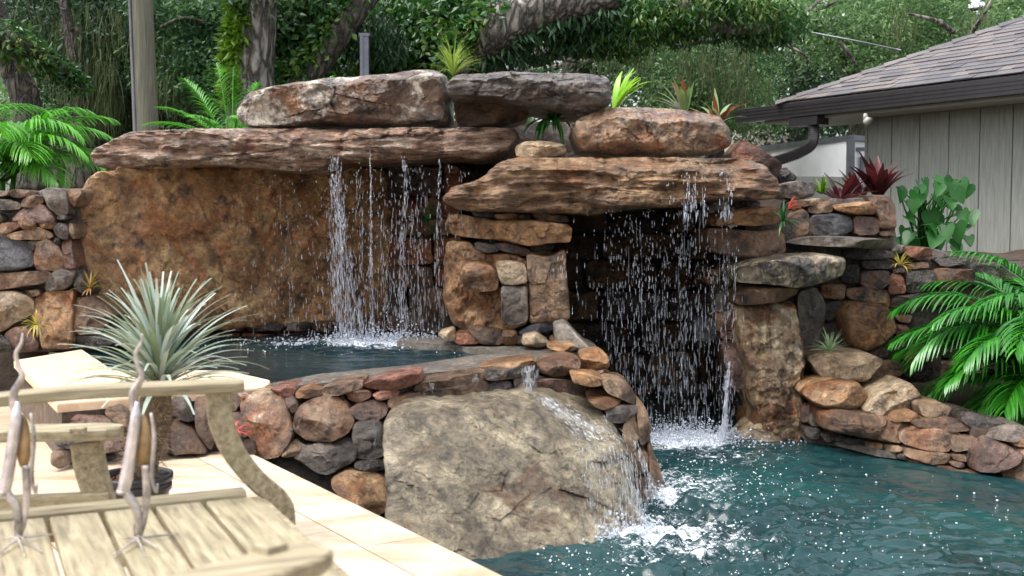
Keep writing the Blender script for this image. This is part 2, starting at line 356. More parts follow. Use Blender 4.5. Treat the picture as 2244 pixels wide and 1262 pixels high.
def shingle():
    t = NT('shingles'); g = t.n('NewGeometry'); v = t.coord((1, 1, 1), rand=False)
    col = t.ramp(g.outputs['Random Per Island'], [(0, lin((70, 67, 70))), (.5, lin((90, 85, 86))), (1, lin((108, 99, 95)))])
    f = t.noise(v, 90, 4, .7); col = t.mix(.7, col, t.ramp(f, [(.3, .7), (.7, 1.3)]), 'MULTIPLY')
    t.set(Base_Color=col, Roughness=.42); t.bump(f, .6, .006); return t.m
M['shingle'] = shingle()
def drop():
    t = NT('water_drops'); t.set(Base_Color=(.8, .84, .92, 1), Roughness=.08); t.b.inputs['IOR'].default_value = 1.33
    t.b.inputs['Transmission Weight'].default_value = .62; t.b.inputs['Specular IOR Level'].default_value = .9; return t.m
M['drop'] = drop()
def sheet():
    t = NT('water_film'); t.set(Base_Color=(.85, .9, .95, 1), Roughness=.06); t.b.inputs['IOR'].default_value = 1.33
    t.b.inputs['Transmission Weight'].default_value = .82; return t.m
M['film'] = sheet()
def foam():
    t = NT('foam'); t.set(Base_Color=(.86, .9, .93, 1), Roughness=.35); t.b.inputs['Transmission Weight'].default_value = .15; return t.m
M['foam'] = foam()
def watermat(name, deep, foamamt=1.):
    t = NT(name); v = t.coord((1, 1, 1), rand=False); a = t.n('Attribute'); a.attribute_name = 'foam'
    n1 = t.noise(t.coord((.62, 1.3, 1), rand=False), 38, 8, .78, 1.1); n2 = t.noise(v, 7, 5, .6, 1.0)
    th = t.math('ADD', t.math('MULTIPLY', n1, .6), t.math('MULTIPLY', n2, .4))
    lo = t.math('SUBTRACT', th, t.math('SUBTRACT', .71, t.math('MULTIPLY', a.outputs['Fac'], .275)))
    ff = t.ramp(lo, [(.0, 0.), (.07, 1.)])
    col = t.mix(ff, lin(deep[0]), (.8, .85, .88, 1)); n3 = t.noise(v, 1.2, 3)
    base = t.mix(t.ramp(n3, [(.35, 0.), (.65, 1.)]), lin(deep[0]), lin(deep[1])); col = t.mix(ff, base, (.66, .71, .75, 1))
    t.set(Base_Color=col, Roughness=t.math('ADD', .04, t.math('MULTIPLY', ff, .4))); t.b.inputs['IOR'].default_value = 1.33
    t.b.inputs['Specular IOR Level'].default_value = .5
    b = t.bump(t.noise(v, 22, 4, .55, .5), .22, .02); t.bump(ff, .4, .02, b); return t.m
M['pool'] = watermat('pool_water', ((20, 42, 46), (26, 62, 62)))
M['spa'] = watermat('spa_water', ((10, 30, 36), (16, 42, 46)))

# ------------------------------------------------------------------ rocks
def chaikin(p, r=.18, it=2):
    for _ in range(it):
        q = np.roll(p, -1, axis=0); p = np.stack([p * (1 - r) + q * r, p * r + q * (1 - r)], 1).reshape(-1, p.shape[1])
    return p
def facet(g):
    d_, pt_ = mn.voronoi(g); q = pt_[0]; cv = mn.cell_vector(q * 7.31) ; return max(-1., min(1., (g - q).dot(cv * 2 - Vector((1, 1, 1))) * 1.1)) + (cv.x - .5) * .7
def rock(name, pts, Y, mat='t', parent=None, label=None, cat='rock', T=.25, bulge=None, box=4.5, rough=.02, nf=5,
         ridge=None, rk=2.6, under=None, uk=1.5, amp=None, freq=6., strata=0, N=None, Rn=None, seed=None, cha=.12, group=None, lay=0, fs=1., fa=1.):
    """one stone: pts = outline (photo pixels) of its visible side, Y = distance (number, (left,right) or function), T = depth behind"""
    pts = np.array(pts, float).reshape(-1, 2)
    sd_ = int(abs(pts.sum() * 7.13)) % 9973 if seed is None else seed
    rr = np.random.default_rng(sd_)
    x0, x1 = pts[:, 0].min(), pts[:, 0].max()
    if callable(Y): Yf = Y
    elif isinstance(Y, tuple): Yf = lambda px, py: Y[0] + (Y[1] - Y[0]) * (px - x0) / (x1 - x0 + 1e-6)
    else: Yf = lambda px, py: Y
    small = name in ('stone', 'coping_stone'); p = chaikin(pts, .16, 1) if small else chaikin(pts, cha)
    if small: rough = .032
    seg = np.linalg.norm(np.roll(p, -1, axis=0) - p, axis=1); cum = np.concatenate([[0], np.cumsum(seg)]); per = cum[-1]
    if N is None: N = int(np.clip(per / 9, 34, 260))
    s_ = np.linspace(0, per, N, endpoint=False); pc = np.vstack([p, p[:1]])
    q = np.stack([np.interp(s_, cum, pc[:, 0]), np.interp(s_, cum, pc[:, 1])], 1)
    if np.sum(q[:, 0] * np.roll(q[:, 1], -1) - np.roll(q[:, 0], -1) * q[:, 1]) < 0: q = q[::-1].copy()
    sizepx = math.sqrt(abs(.5 * np.sum(q[:, 0] * np.roll(q[:, 1], -1) - np.roll(q[:, 0], -1) * q[:, 1])))
    c = q.mean(0)
    off = Vector((sd_ * .37 % 50, sd_ * .71 % 50, sd_ * .13 % 50))
    # rough outline
    rad = q - c; ln = np.linalg.norm(rad, axis=1)[:, None] + 1e-6
    dn = np.array([mn.fractal(Vector((a[0] / 40, a[1] / 40, 0)) + off, .9, 2., 5) for a in q])
    q = q + rad / ln * (dn * rough * sizepx)[:, None]
    if Rn is None: Rn = int(np.clip(sizepx / 9, 9, 46))
    S = np.concatenate([[1, .992, .975, .945, .9], np.linspace(.85, 0, Rn)])
    Ym = Yf(*c); size = sizepx / FPX * Ym
    if bulge is None: bulge = size * .28
    if amp is None: amp = size * .06
    fac = [(1.0 + rr.uniform(-.15, .3) * fs, rr.uniform(-1.05, 1.05) * fs, rr.uniform(-1.05, 1.05) * fs) for _ in range(nf)]
    V = []
    rx = None
    if ridge is not None: rp = np.array(ridge, float).reshape(-1, 2)
    if under is not None: up_ = np.array(under, float).reshape(-1, 2)
    def front(px, py, s):
        y = Yf(px, py); prof = (1 - s ** box) ** (1 / box); sz = FPX / Ym
        pr = bulge * prof
        for (a, gx, gz) in fac: pr = min(pr, bulge * (a + gx * (px - c[0]) / sizepx + gz * (py - c[1]) / sizepx))
        if ridge is not None:
            ry = np.interp(px, rp[:, 0], rp[:, 1]); ry += 7 * mn.fractal(Vector((px / 45, 3, 1)) + off, .8, 2, 5)
            if py < ry: pr = min(pr, bulge - rk * (ry - py) / sz)
        if under is not None:
            uy = np.interp(px, up_[:, 0], up_[:, 1]) + 6 * mn.fractal(Vector((px / 40, 7, 1)) + off, .8, 2, 5)
            if py > uy: pr = min(pr, bulge - uk * (py - uy) / sz)
        w3 = P(px, py, y)
        g = Vector(w3 * freq) + off
        e = min(1, prof * 1.3)
        pr += e * amp * (1.2 * mn.fractal(g, .85, 2.1, 6) - .5 * abs(mn.noise(g * 1.7)))
        if nf:
            h = facet(Vector((w3[0], w3[1], w3[2] * (2.6 if lay else 1))) * (1.9 / min(size, .9)) + off) * .55 + .3 * facet(Vector((w3[0], w3[1], w3[2] * (2.6 if lay else 1))) * (5.2 / min(size, .9)) + off)
            pr += e * h * fa * min(.034, size * .075)
        if lay:
            gl = Vector((w3[0] * 1.3, 0, w3[2] * 15)) + off; lv = mn.noise(gl + Vector((0, 0, 2 * mn.noise(g * .4))))
            pr += e * lay * (math.tanh(lv * 6) * .5 + .4 * mn.noise(gl * 2.7))
        return P(px, py, y) + np.array((0, -pr, 0)), y
    for s in S[:-1]:
        for a in q:
            px, py = c + (a - c) * s; V.append(front(px, py, s)[0])
    V.append(front(c[0], c[1], 0)[0])
    nr = len(S) - 1
    Fc = [(j * N + i, (j + 1) * N + i, (j + 1) * N + (i + 1) % N, j * N + (i + 1) % N) for j in range(nr - 1) for i in range(N)]
    ci = nr * N; Fc += [((nr - 1) * N + i, ci, (nr - 1) * N + (i + 1) % N) for i in range(N)]
    # back
    b0 = len(V); SB = [.985, .94, .8, .5]
    W = np.array([P(a[0], a[1], Yf(a[0], a[1])) for a in q]); wc = W.mean(0)
    for k, s in enumerate([1.0, .985, .93, .7]):
        dd = T * (.35, .75, .95, 1.0)[k]
        for a in W: V.append(wc + (a - wc) * s + np.array((0, dd, 0)))
    V.append(wc + np.array((0, T, 0)))
    prev = 0
    for k in range(4):
        cur = b0 + k * N
        Fc += [(prev + i, prev + (i + 1) % N, cur + (i + 1) % N, cur + i) for i in range(N)]; prev = cur
    Fc += [(prev + i, prev + (i + 1) % N, len(V) - 1) for i in range(N)]
    o = mesh_obj(name, V, Fc, R[mat] if isinstance(mat, str) else mat, parent)
    o.data.set_sharp_from_angle(angle=radians(38))
    if label: tag(o, label, cat, group)
    return o
def zt(x0, y0, k):
    def f(*a):
        a = np.array(a, float).reshape(-1, 2); return a / k + np.array((x0, y0))
    return f

# ================================================================== SETTING: ground, pool, deck
def rect_ring(x0, x1, y0, y1, X0, X1, Y0, Y1, z):
    V = [(X0, Y0, z), (X1, Y0, z), (X1, Y1, z), (X0, Y1, z), (x0, y0, z), (x1, y0, z), (x1, y1, z), (x0, y1, z)]
    return V, [(0, 1, 5, 4), (1, 2, 6, 5), (2, 3, 7, 6), (3, 0, 4, 7)]
V, Fc = rect_ring(-4.2, 7, -1.5, 9.6, -200, 200, -60, 300, .12)
tag(mesh_obj('ground', V, Fc, M['ground'], smooth=False), kind='structure')
b = MB(); b.box((1.4, 4, -1.3), (13, 12, .1)); b.box((1.4, 9.75, -.6), (13, .3, 1.4)); b.box((-4.35, 4, -.6), (.3, 12, 1.4)); b.box((7.1, 4, -.6), (.3, 12, 1.4))
tag(b.build('pool_floor', M['pool'], smooth=False), kind='structure')

def waves(X, Y, amp, k0, n=46, seed=3):
    r = np.random.default_rng(seed); Z = np.zeros_like(X)
    for _ in range(n):
        a = r.uniform(0, 2 * pi); k = k0 * 2 ** r.uniform(0, 3.6); ph = r.uniform(0, 6.28)
        Z += np.sin((X * cos(a) + Y * sin(a)) * k + ph + .8 * np.sin((X * sin(a) - Y * cos(a)) * k * .31 + ph)) * amp / (k / k0) ** .95
    return Z / math.sqrt(n) * 2
def inside(X, Y, poly):
    r = np.zeros(X.shape, bool); n = len(poly)
    for i in range(n):
        (xa, ya), (xb, yb) = poly[i], poly[(i + 1) % n]
        c = ((ya > Y) != (yb > Y)) & (X < (xb - xa) * (Y - ya) / (yb - ya + 1e-12) + xa); r ^= c
    return r
def water(name, x0, x1, y0, y1, z, nx, ny, foci, mat, amp, clip=None):
    xs = np.linspace(x0, x1, nx); ys = np.linspace(y0, y1, ny); X, Y = np.meshgrid(xs, ys)
    Z = z + waves(X, Y, amp, 5.5); fo = np.zeros_like(X)
    for (fx, fy, rx, ry, st) in foci:
        d2 = ((X - fx) / rx) ** 2 + ((Y - fy) / ry) ** 2; g = np.exp(-d2); fo = np.maximum(fo, st * g)
        rr_ = np.sqrt((X - fx) ** 2 + (Y - fy) ** 2)
        Z += amp * 1.6 * np.sin(rr_ * 34) * np.exp(-d2 * .35) * .5
        Z += g * amp * 1.3 * waves(X, Y, 1, 30, 16, 5)
    V = np.stack([X.ravel(), Y.ravel(), Z.ravel()], 1)
    i = np.arange(nx * ny).reshape(ny, nx)
    Fc = np.stack([i[:-1, :-1].ravel(), i[:-1, 1:].ravel(), i[1:, 1:].ravel(), i[1:, :-1].ravel()], 1)
    if clip is not None:
        ok = inside(V[:, 0], V[:, 1], clip); Fc = Fc[ok[Fc].all(1)]
    return tag(mesh_obj(name, V, Fc, mat, attr={'foam': np.clip(fo, 0, 1.6).ravel()}), kind='structure')
pz = lambda x, y, z=0: tuple(PZ(x, y, z)[:2])
f1 = pz(1490, 962); f2 = pz(1360, 1165); f3 = pz(1440, 1085); f4 = pz(1500, 1180); f5 = pz(1620, 1000); f6 = pz(1500, 1060)
water('pool_water', -1.2, 5.2, 1.5, 9.4, 0, 480, 520,
      [(f1[0], f1[1], .42, .34, 1.5), (f2[0], f2[1], .2, .12, 1.35), (f2[0] + .15, f2[1] - .05, .42, .26, 1.05), (f3[0] + .03, f3[1], .10, .22, 1.3), (f4[0], f4[1], .55, .6, .82), (f6[0], f6[1], .42, .6, .9), (f5[0], f5[1], .6, .4, .7), (f4[0] + .1, f4[1] - .5, .7, .6, .35), (1.2, 5.2, 1.2, 1.4, .12), (pz(1620, 1110)[0], pz(1620, 1110)[1], .5, .9, .5), (pz(1560, 1230)[0], pz(1560, 1230)[1], .55, .45, .35)], M['pool'], .0042)
g1 = pz(850, 750, .53); g2 = pz(640, 752, .53)
water('spa_water', -2.6, .15, 5.0, 8.9, .53, 240, 260,
      [(g1[0], g1[1], .5, .26, 1.6), (g2[0], g2[1], .35, .25, .75), (g1[0], g1[1] - .2, .7, .5, .72)], M['spa'], .0045,
      clip=[pz(*a, .53) for a in ((90, 790), (300, 835), (600, 850), (850, 826), (1120, 780), (1080, 700), (700, 690), (100, 700))])

# deck: travertine, its coping edge runs obliquely away from the camera
E0, E1 = np.array(pz(1110, 1262, .3)), np.array(pz(570, 1000, .3)); ed = (E1 - E0) / np.linalg.norm(E1 - E0)
A = E0 - ed * 6; Bp = E1 + ed * 1.05
DP = [A, E0, E1, Bp, (-3.2, 6.9), (-9, 7.0), (-9, -3), (A[0], -3)]
def prism(poly, z0, z1, mat, name, kind=None, parent=None, bev=.0):
    n = len(poly); V = []; Fc = []
    P2 = np.array(poly, float); c = P2.mean(0)
    lev = [(z0, 0), (z1 - bev, 0), (z1 - bev * .3, -bev * .3), (z1, -bev)] if bev else [(z0, 0), (z1, 0)]
    a = .5 * np.sum(P2[:, 0] * np.roll(P2[:, 1], -1) - np.roll(P2[:, 0], -1) * P2[:, 1])
    e = np.roll(P2, -1, 0) - P2; e /= np.linalg.norm(e, axis=1)[:, None]; nn = np.stack([e[:, 1], -e[:, 0]], 1) * np.sign(a)
    vn = nn + np.roll(nn, 1, 0); vn /= np.linalg.norm(vn, axis=1)[:, None] + 1e-9
    for z, o in lev: V += [(*(p + v * o), z) for p, v in zip(P2, vn)]
    for k in range(len(lev) - 1): Fc += [(k * n + i, k * n + (i + 1) % n, (k + 1) * n + (i + 1) % n, (k + 1) * n + i) for i in range(n)]
    Fc += [tuple((len(lev) - 1) * n + i for i in range(n)), tuple(range(n))[::-1]]
    o = mesh_obj(name, V, Fc, mat, parent, smooth=False)
    if kind: tag(o, kind=kind)
    return o
prism(DP, .235, .3, M['trav'], 'deck', 'structure', bev=.012)
DP2 = [np.array(p) + np.array((-.05, 0)) for p in DP]
prism(DP2, -1.3, .234, R['cement'], 'deck_base', 'structure')

# planting beds (raised earth behind the rocks)
def bed(name, x0, x1, y0, y1, z0, z1, amp=.06):
    n = 40; xs = np.linspace(x0, x1, n); ys = np.linspace(y0, y1, n); V = []
    for y in ys:
        for x in xs: V.append((x, y, z1 + amp * mn.fractal(Vector((x * 2, y * 2, z1)), 1, 2, 4)))
    Fc = [(j * n + i, j * n + i + 1, (j + 1) * n + i + 1, (j + 1) * n + i) for j in range(n - 1) for i in range(n - 1)]
    k = len(V); V += [(x, y0, z0) for x in xs]; Fc += [(k + i, k + i + 1, i + 1, i) for i in range(n - 1)]
    k = len(V); V += [(x0, y, z0) for y in ys]; Fc += [(k + i + 1, k + i, i * n, (i + 1) * n) for i in range(n - 1)]
    k = len(V); V += [(x1, y, z0) for y in ys]; Fc += [(k + i, k + i + 1, (i + 1) * n + n - 1, i * n + n - 1) for i in range(n - 1)]
    return tag(mesh_obj(name, V, Fc, M['earth']), kind='structure')
bed('left_planting_bed', -6.5, -2.85, 7.35, 11.5, 0, 1.45)
bed('back_planting_bed', -2.95, 2.4, 9.75, 12.5, -.2, 1.5)
bed('right_planting_bed', 2.05, 4.6, 8.35, 10.6, -.3, 1.02)
bed('lower_planting_bed', 2.45, 6.5, 6.2, 8.5, -.4, .2)

# ================================================================== BIG BOULDERS AND SLABS (each a thing)
rock('rock_slab', [208,345, 225,325, 290,292, 340,287, 450,284, 560,282, 720,283, 900,280, 1080,281, 1135,285, 1142,308, 1110,338, 1060,352, 1000,347, 900,352, 800,354, 740,352, 700,374, 640,376, 560,369, 450,362, 350,370, 250,376, 215,364],
     (7.6, 7.75), 'slab', label='long flat pinkish brown slab roofing the left hollow, water dripping from its lip', cat='rock slab', T=1.7, bulge=.22, box=6, rough=.02, nf=2, fs=.2, N=300, Rn=40,
     ridge=[200,322, 420,300, 700,312, 1000,300, 1140,300], rk=2.2, under=[200,350, 400,345, 700,352, 900,328, 1140,325], uk=1.6, amp=.04, freq=5, lay=.035, cha=.12)
rock('rock_slab', [1085,362, 1120,346, 1250,344, 1450,345, 1640,349, 1668,362, 1685,385, 1700,400, 1704,425, 1680,440, 1560,438, 1480,456, 1400,456, 1290,470, 1200,468, 1120,466, 1010,462, 968,440, 990,410, 1050,395],
     (7.25, 7.2), 'slab2', label='flat golden brown slab roofing the right grotto, rain of water off its lip', cat='rock slab', T=2.2, bulge=.26, box=6, rough=.02, nf=2, fs=.2, N=300, Rn=44,
     ridge=[960,405, 1100,378, 1300,380, 1500,378, 1640,376, 1704,398], rk=2.4, under=[960,445, 1300,455, 1500,440, 1704,430], uk=1.2, amp=.04, freq=5, lay=.04, cha=.12)
rock('boulder', [522,245, 545,208, 600,192, 650,183, 740,172, 850,165, 900,154, 960,155, 985,170, 988,270, 960,275, 850,278, 700,278, 600,284, 545,280, 525,262],
     (7.8, 7.95), 'cap', label='long rounded boulder with white lichen patches, topmost left on the waterfall', cat='boulder', T=.9, bulge=.26, box=3.2, rough=.015, nf=3, fs=.5,
     ridge=[520,215, 650,202, 800,192, 985,188], rk=2.2, amp=.03, N=240, Rn=44)
rock('boulder', [977,192, 1000,166, 1100,160, 1250,161, 1320,166, 1334,185, 1338,230, 1310,243, 1280,252, 1200,246, 1120,229, 1080,218, 985,214],
     (7.6, 7.6), 'capg', label='flat grey brown block bridging the top of the waterfall beside the grass tuft', cat='boulder', T=.8, bulge=.24, box=6, rough=.015, nf=2, fs=.25,
     ridge=[977,190, 1100,182, 1250,190, 1338,192], rk=2.4, amp=.035, N=220, Rn=40, lay=.02)
rock('boulder', [998,222, 1060,220, 1160,235, 1158,262, 1100,279, 1010,278, 997,262], 7.95, 'b', label='shaded brown stone propping up the grey block at the top', cat='rock', T=.5, bulge=.12)
rock('boulder', [1128,322, 1150,311, 1200,307, 1238,318, 1242,340, 1170,348, 1132,344], 7.45, 'c', label='small tan stone resting on the right slab below the hanging green leaves', cat='rock', T=.25, bulge=.12, ridge=[1128,322,1242,326])
rock('boulder', [1252,290, 1262,262, 1300,246, 1340,235, 1430,234, 1520,242, 1575,255, 1597,285, 1599,318, 1572,336, 1500,343, 1350,341, 1270,332],
     (7.45, 7.6), 'm', label='smooth rust and tan boulder sitting on the right slab', cat='boulder', T=.8, bulge=.2, box=3.2, rough=.015, nf=3, fs=.5, ridge=[1252,285, 1330,268, 1450,275, 1599,275], rk=2.2, amp=.03, N=220, Rn=40)
rock('rock_slab', [1598,335, 1625,306, 1642,312, 1700,350, 1716,362, 1700,392, 1660,372, 1600,345], 7.75, 'r', label='tilted rust brown slab leaning behind the right end of the grotto roof', cat='rock', T=.35, bulge=.08)
rock('boulder', [1704,405, 1740,396, 1785,404, 1780,430, 1740,440, 1704,428], 7.6, 'g', label='flat grey stone at the right end of the grotto roof slab', cat='rock', T=.4, bulge=.1)
rock('boulder', [1700,372, 1720,366, 1745,388, 1735,404, 1702,402], 7.9, 'd', label='small dark stone wedged under the downspout end', cat='rock', T=.3, bulge=.08)
def y8(px, py): return 7.35 + max(0, px - 190) / 640 * 1.35 - (py - 540) / 350 * .1
rock('boulder', [163,500, 172,440, 190,400, 218,376, 300,366, 500,364, 700,364, 850,366, 880,480, 868,640, 850,700, 700,714, 560,718, 480,722, 350,730, 235,720, 203,640, 178,570],
     y8, 'cave', label='huge rust brown boulder forming the back of the left hollow', cat='boulder', T=.8, bulge=.16, box=5, rough=.02, nf=3, fs=.5, fa=1.3, amp=.06, freq=2.6, N=280, Rn=60)
def y9(px, py): return 5.55 - (py - 870) / 350 * .8 + (px - 1060) / 350 * .32
rock('boulder', zt(740, 830, 2.921)([300,235, 360,205, 440,165, 520,150, 700,145, 900,130, 1200,100, 1330,105, 1450,150, 1600,170, 1690,200, 1750,280, 1840,380, 1860,520, 1900,700, 1935,900, 1800,1100, 1500,1180, 1200,1260, 930,1300, 640,1240, 350,1000, 335,830, 330,600, 310,400]),
     y9, 'front', label='broad mossy tan boulder below the spa with water sheeting over its right side', cat='boulder', T=.5, bulge=.26, box=9, rough=.015, nf=3, fs=.15, fa=.9, amp=.03, freq=3.4, N=300, Rn=64,
     ridge=[840,905, 900,893, 1040,893, 1170,896, 1240,945, 1290,966, 1390,974], rk=2.6)
def ycol(px, py): return 7.3 - (py - 660) / 300 * .15
rock('boulder', [1604,668, 1650,664, 1700,662, 1735,660, 1748,700, 1755,780, 1757,860, 1755,950, 1745,972, 1690,978, 1640,955, 1648,900, 1635,870, 1628,800, 1612,740], ycol, 'col',
     label='tall upright boulder with cream and rust streaks standing in the pool', cat='boulder', T=.5, bulge=.2, box=3, nf=4, amp=.05, N=200, Rn=40, lay=.0)
rock('boulder', [1620,955, 1650,925, 1700,925, 1740,930, 1752,972, 1700,985, 1640,975], 7.1, 'c', label='pale stone at the foot of the tall streaked boulder', cat='rock', T=.3, bulge=.1)
zr = zt(1484, 400, 2.936)
rock('boulder', zr([340,560, 500,500, 690,470, 800,465, 920,452, 1050,480, 1040,590, 900,640, 720,675, 560,650, 380,640]), 7.05, 'streak', label='pale jutting boulder with black streaks right of the grotto mouth', cat='boulder', T=.6, bulge=.22, nf=3, N=160, Rn=30, ridge=[1590,590,1720,562,1842,560])
rock('boulder', zr([370,710, 450,665, 600,665, 770,680, 775,710, 650,760, 500,782, 370,785]), 7.15, 'b', label='smooth brown wedge stone on top of the tall streaked boulder', cat='rock', T=.5, bulge=.14)
rock('boulder', zr([240,230, 350,165, 560,150, 650,165, 668,200, 640,262, 560,272, 450,280, 360,272, 240,282]), 7.25, 'o', label='golden tan stone tucked under the right end of the grotto roof', cat='rock', T=.5, bulge=.14)
rock('boulder', zr([180,290, 380,300, 560,310, 690,300, 697,450, 530,492, 380,482, 190,442]), 7.35, 'b', label='large dark brown block below the golden tan stone right of the grotto', cat='boulder', T=.7, bulge=.16, nf=3, ridge=[1540,506,1720,508])
rock('rock_slab', zr([745,390, 860,352, 1100,345, 1380,368, 1398,390, 1250,425, 1000,412, 800,402]), 7.15, 'g', label='thin grey ledge slab with a dark underside jutting from the right stone wall', cat='rock slab', T=.7, bulge=.25, box=3, under=[1737,530, 1960,528], uk=2)
rock('boulder', zr([1035,830, 1080,775, 1150,762, 1330,790, 1372,850, 1388,960, 1300,1040, 1180,1088, 1110,1040, 1060,930]), 7.3, 'o', label='big golden boulder set in the right stone wall above the cream ledge', cat='boulder', T=.4, bulge=.14, nf=4, N=140, Rn=26)
rock('boulder', zr([830,1130, 900,1088, 1100,1080, 1210,1088, 1315,1130, 1250,1190, 1180,1265, 1000,1275, 900,1240]), 7.1, 'c', label='cream ledge boulder under the silvery air plant', cat='boulder', T=.4, bulge=.2, ridge=[1766,790,1930,790], rk=2)
zk = zt(1484, 830, 2.921)
rock('boulder', zk([795,95, 830,45, 900,20, 1000,6, 1150,15, 1228,110, 1160,182, 1080,204, 900,184]), 6.85, 'o', label='rounded orange brown boulder beside the cream ledge', cat='boulder', T=.35, bulge=.16, box=2.4, nf=2, N=120, Rn=24)
rock('boulder', zk([1165,195, 1260,80, 1400,35, 1470,12, 1540,100, 1548,212, 1400,232, 1250,228]), 6.75, 'c', label='whitish three cornered boulder by the poolside palm', cat='boulder', T=.35, bulge=.14, nf=4, N=120, Rn=24)
rock('rock_slab', zk([908,215, 1000,188, 1300,228, 1520,288, 1440,320, 1415,402, 1320,392, 1100,352, 910,312]), (6.75, 6.55), 'b', label='long brown slab edging the pool below the orange boulder', cat='rock slab', T=.45, bulge=.14, box=4, nf=2, ridge=[1795,908, 1900,925, 2000,945], rk=2.2, N=120, Rn=24)
zp = zt(740, 400, 2.936)
rock('rock_slab', zp([690,260, 710,212, 760,200, 1000,236, 1280,240, 1480,268, 1508,300, 1492,382, 1380,386, 1240,412, 1050,372, 740,342]), (7.5, 7.1), 'o', label='golden capstone jutting out on top of the central pillar', cat='rock slab', T=.7, bulge=.16, nf=3, N=150, Rn=28, ridge=[970,485,1250,492], rk=2)
rock('boulder', zp([700,380, 850,372, 900,425, 980,450, 1150,462, 1222,500, 1236,600, 1232,905, 1130,938, 830,948, 730,905, 680,700, 690,500]), (7.6, 7.2), 'o', label='big tan faced boulder forming the left of the central pillar', cat='boulder', T=.6, bulge=.14, box=6, nf=3, fs=.3, amp=.05, N=200, Rn=40)
rock('boulder', zp([800,520, 910,508, 1000,540, 1035,600, 1030,690, 930,702, 820,692, 788,600]), 7.12, 'm', label='knobbly pale lump protruding from the central pillar', cat='rock', T=.3, bulge=.09, amp=.03)
rock('boulder', zp([1010,510, 1100,500, 1205,520, 1228,645, 1140,662, 1050,655]), 7.06, 'c', label='pale fractured stone at the upper centre of the pillar', cat='rock', T=.3, bulge=.04)
rock('boulder', zp([1046,660, 1140,664, 1222,660, 1228,895, 1130,922, 1052,890]), 7.07, 'g', label='grey fractured stone low on the pillar front', cat='rock', T=.3, bulge=.06)
rock('boulder', zp([1212,455, 1380,470, 1462,420, 1476,600, 1497,888, 1300,902, 1232,900, 1228,700, 1216,562]), (7.15, 7.2), 't', label='tall tan grey boulder forming the right edge of the central pillar', cat='boulder', T=.6, bulge=.12, box=7, nf=3, fs=.3, N=150, Rn=30)
rock('boulder', zp([320,850, 480,828, 700,860, 745,920, 640,962, 500,952, 480,982, 420,992, 330,932]), 8.1, 'b', label='low brown ledge stone behind the falling water in the spa', cat='rock', T=.5, bulge=.15, ridge=[850,695,1000,700], rk=2)
rock('boulder', zp([1180,1040, 1190,985, 1280,962, 1375,1040, 1290,1060]), 6.95, 'c', label='whitish rounded stone at the foot of the central pillar', cat='rock', T=.25, bulge=.12, box=2.4)

# ================================================================== MORTARED STONE WALLS (stones are parts)
def wall(name, label, cat, loc, stones, tf, Y, mortar=None, T=.26, mY=.075, bul=.07, **kw):
    w_ = thing(name, label, cat, loc)
    if mortar is not None:
        mY_ = (lambda px, py: (Y(px, py) if callable(Y) else Y) + mY)
        for mp in mortar: rock('mortar', mp, mY_, 'mortar', w_, T=.25, bulge=.02, box=4, rough=.01, nf=0, amp=.02, freq=9)
    for s in stones:
        kk = dict(kw)
        if len(s) > 2: kk.update(s[2])
        q = tf(s[0]); q = q.mean(0) + (q - q.mean(0)) * 1.05; szz = math.sqrt(np.ptp(q[:, 0]) * np.ptp(q[:, 1])) / FPX * 6
        rock('stone', q, Y, s[1], w_, T=T, bulge=kk.pop('bulge', min(bul * .7 + szz * .09, .10)), nf=5, box=kk.pop('box', 5.5), **kk)
    return w_
zl = zt(0, 390, 3.235)
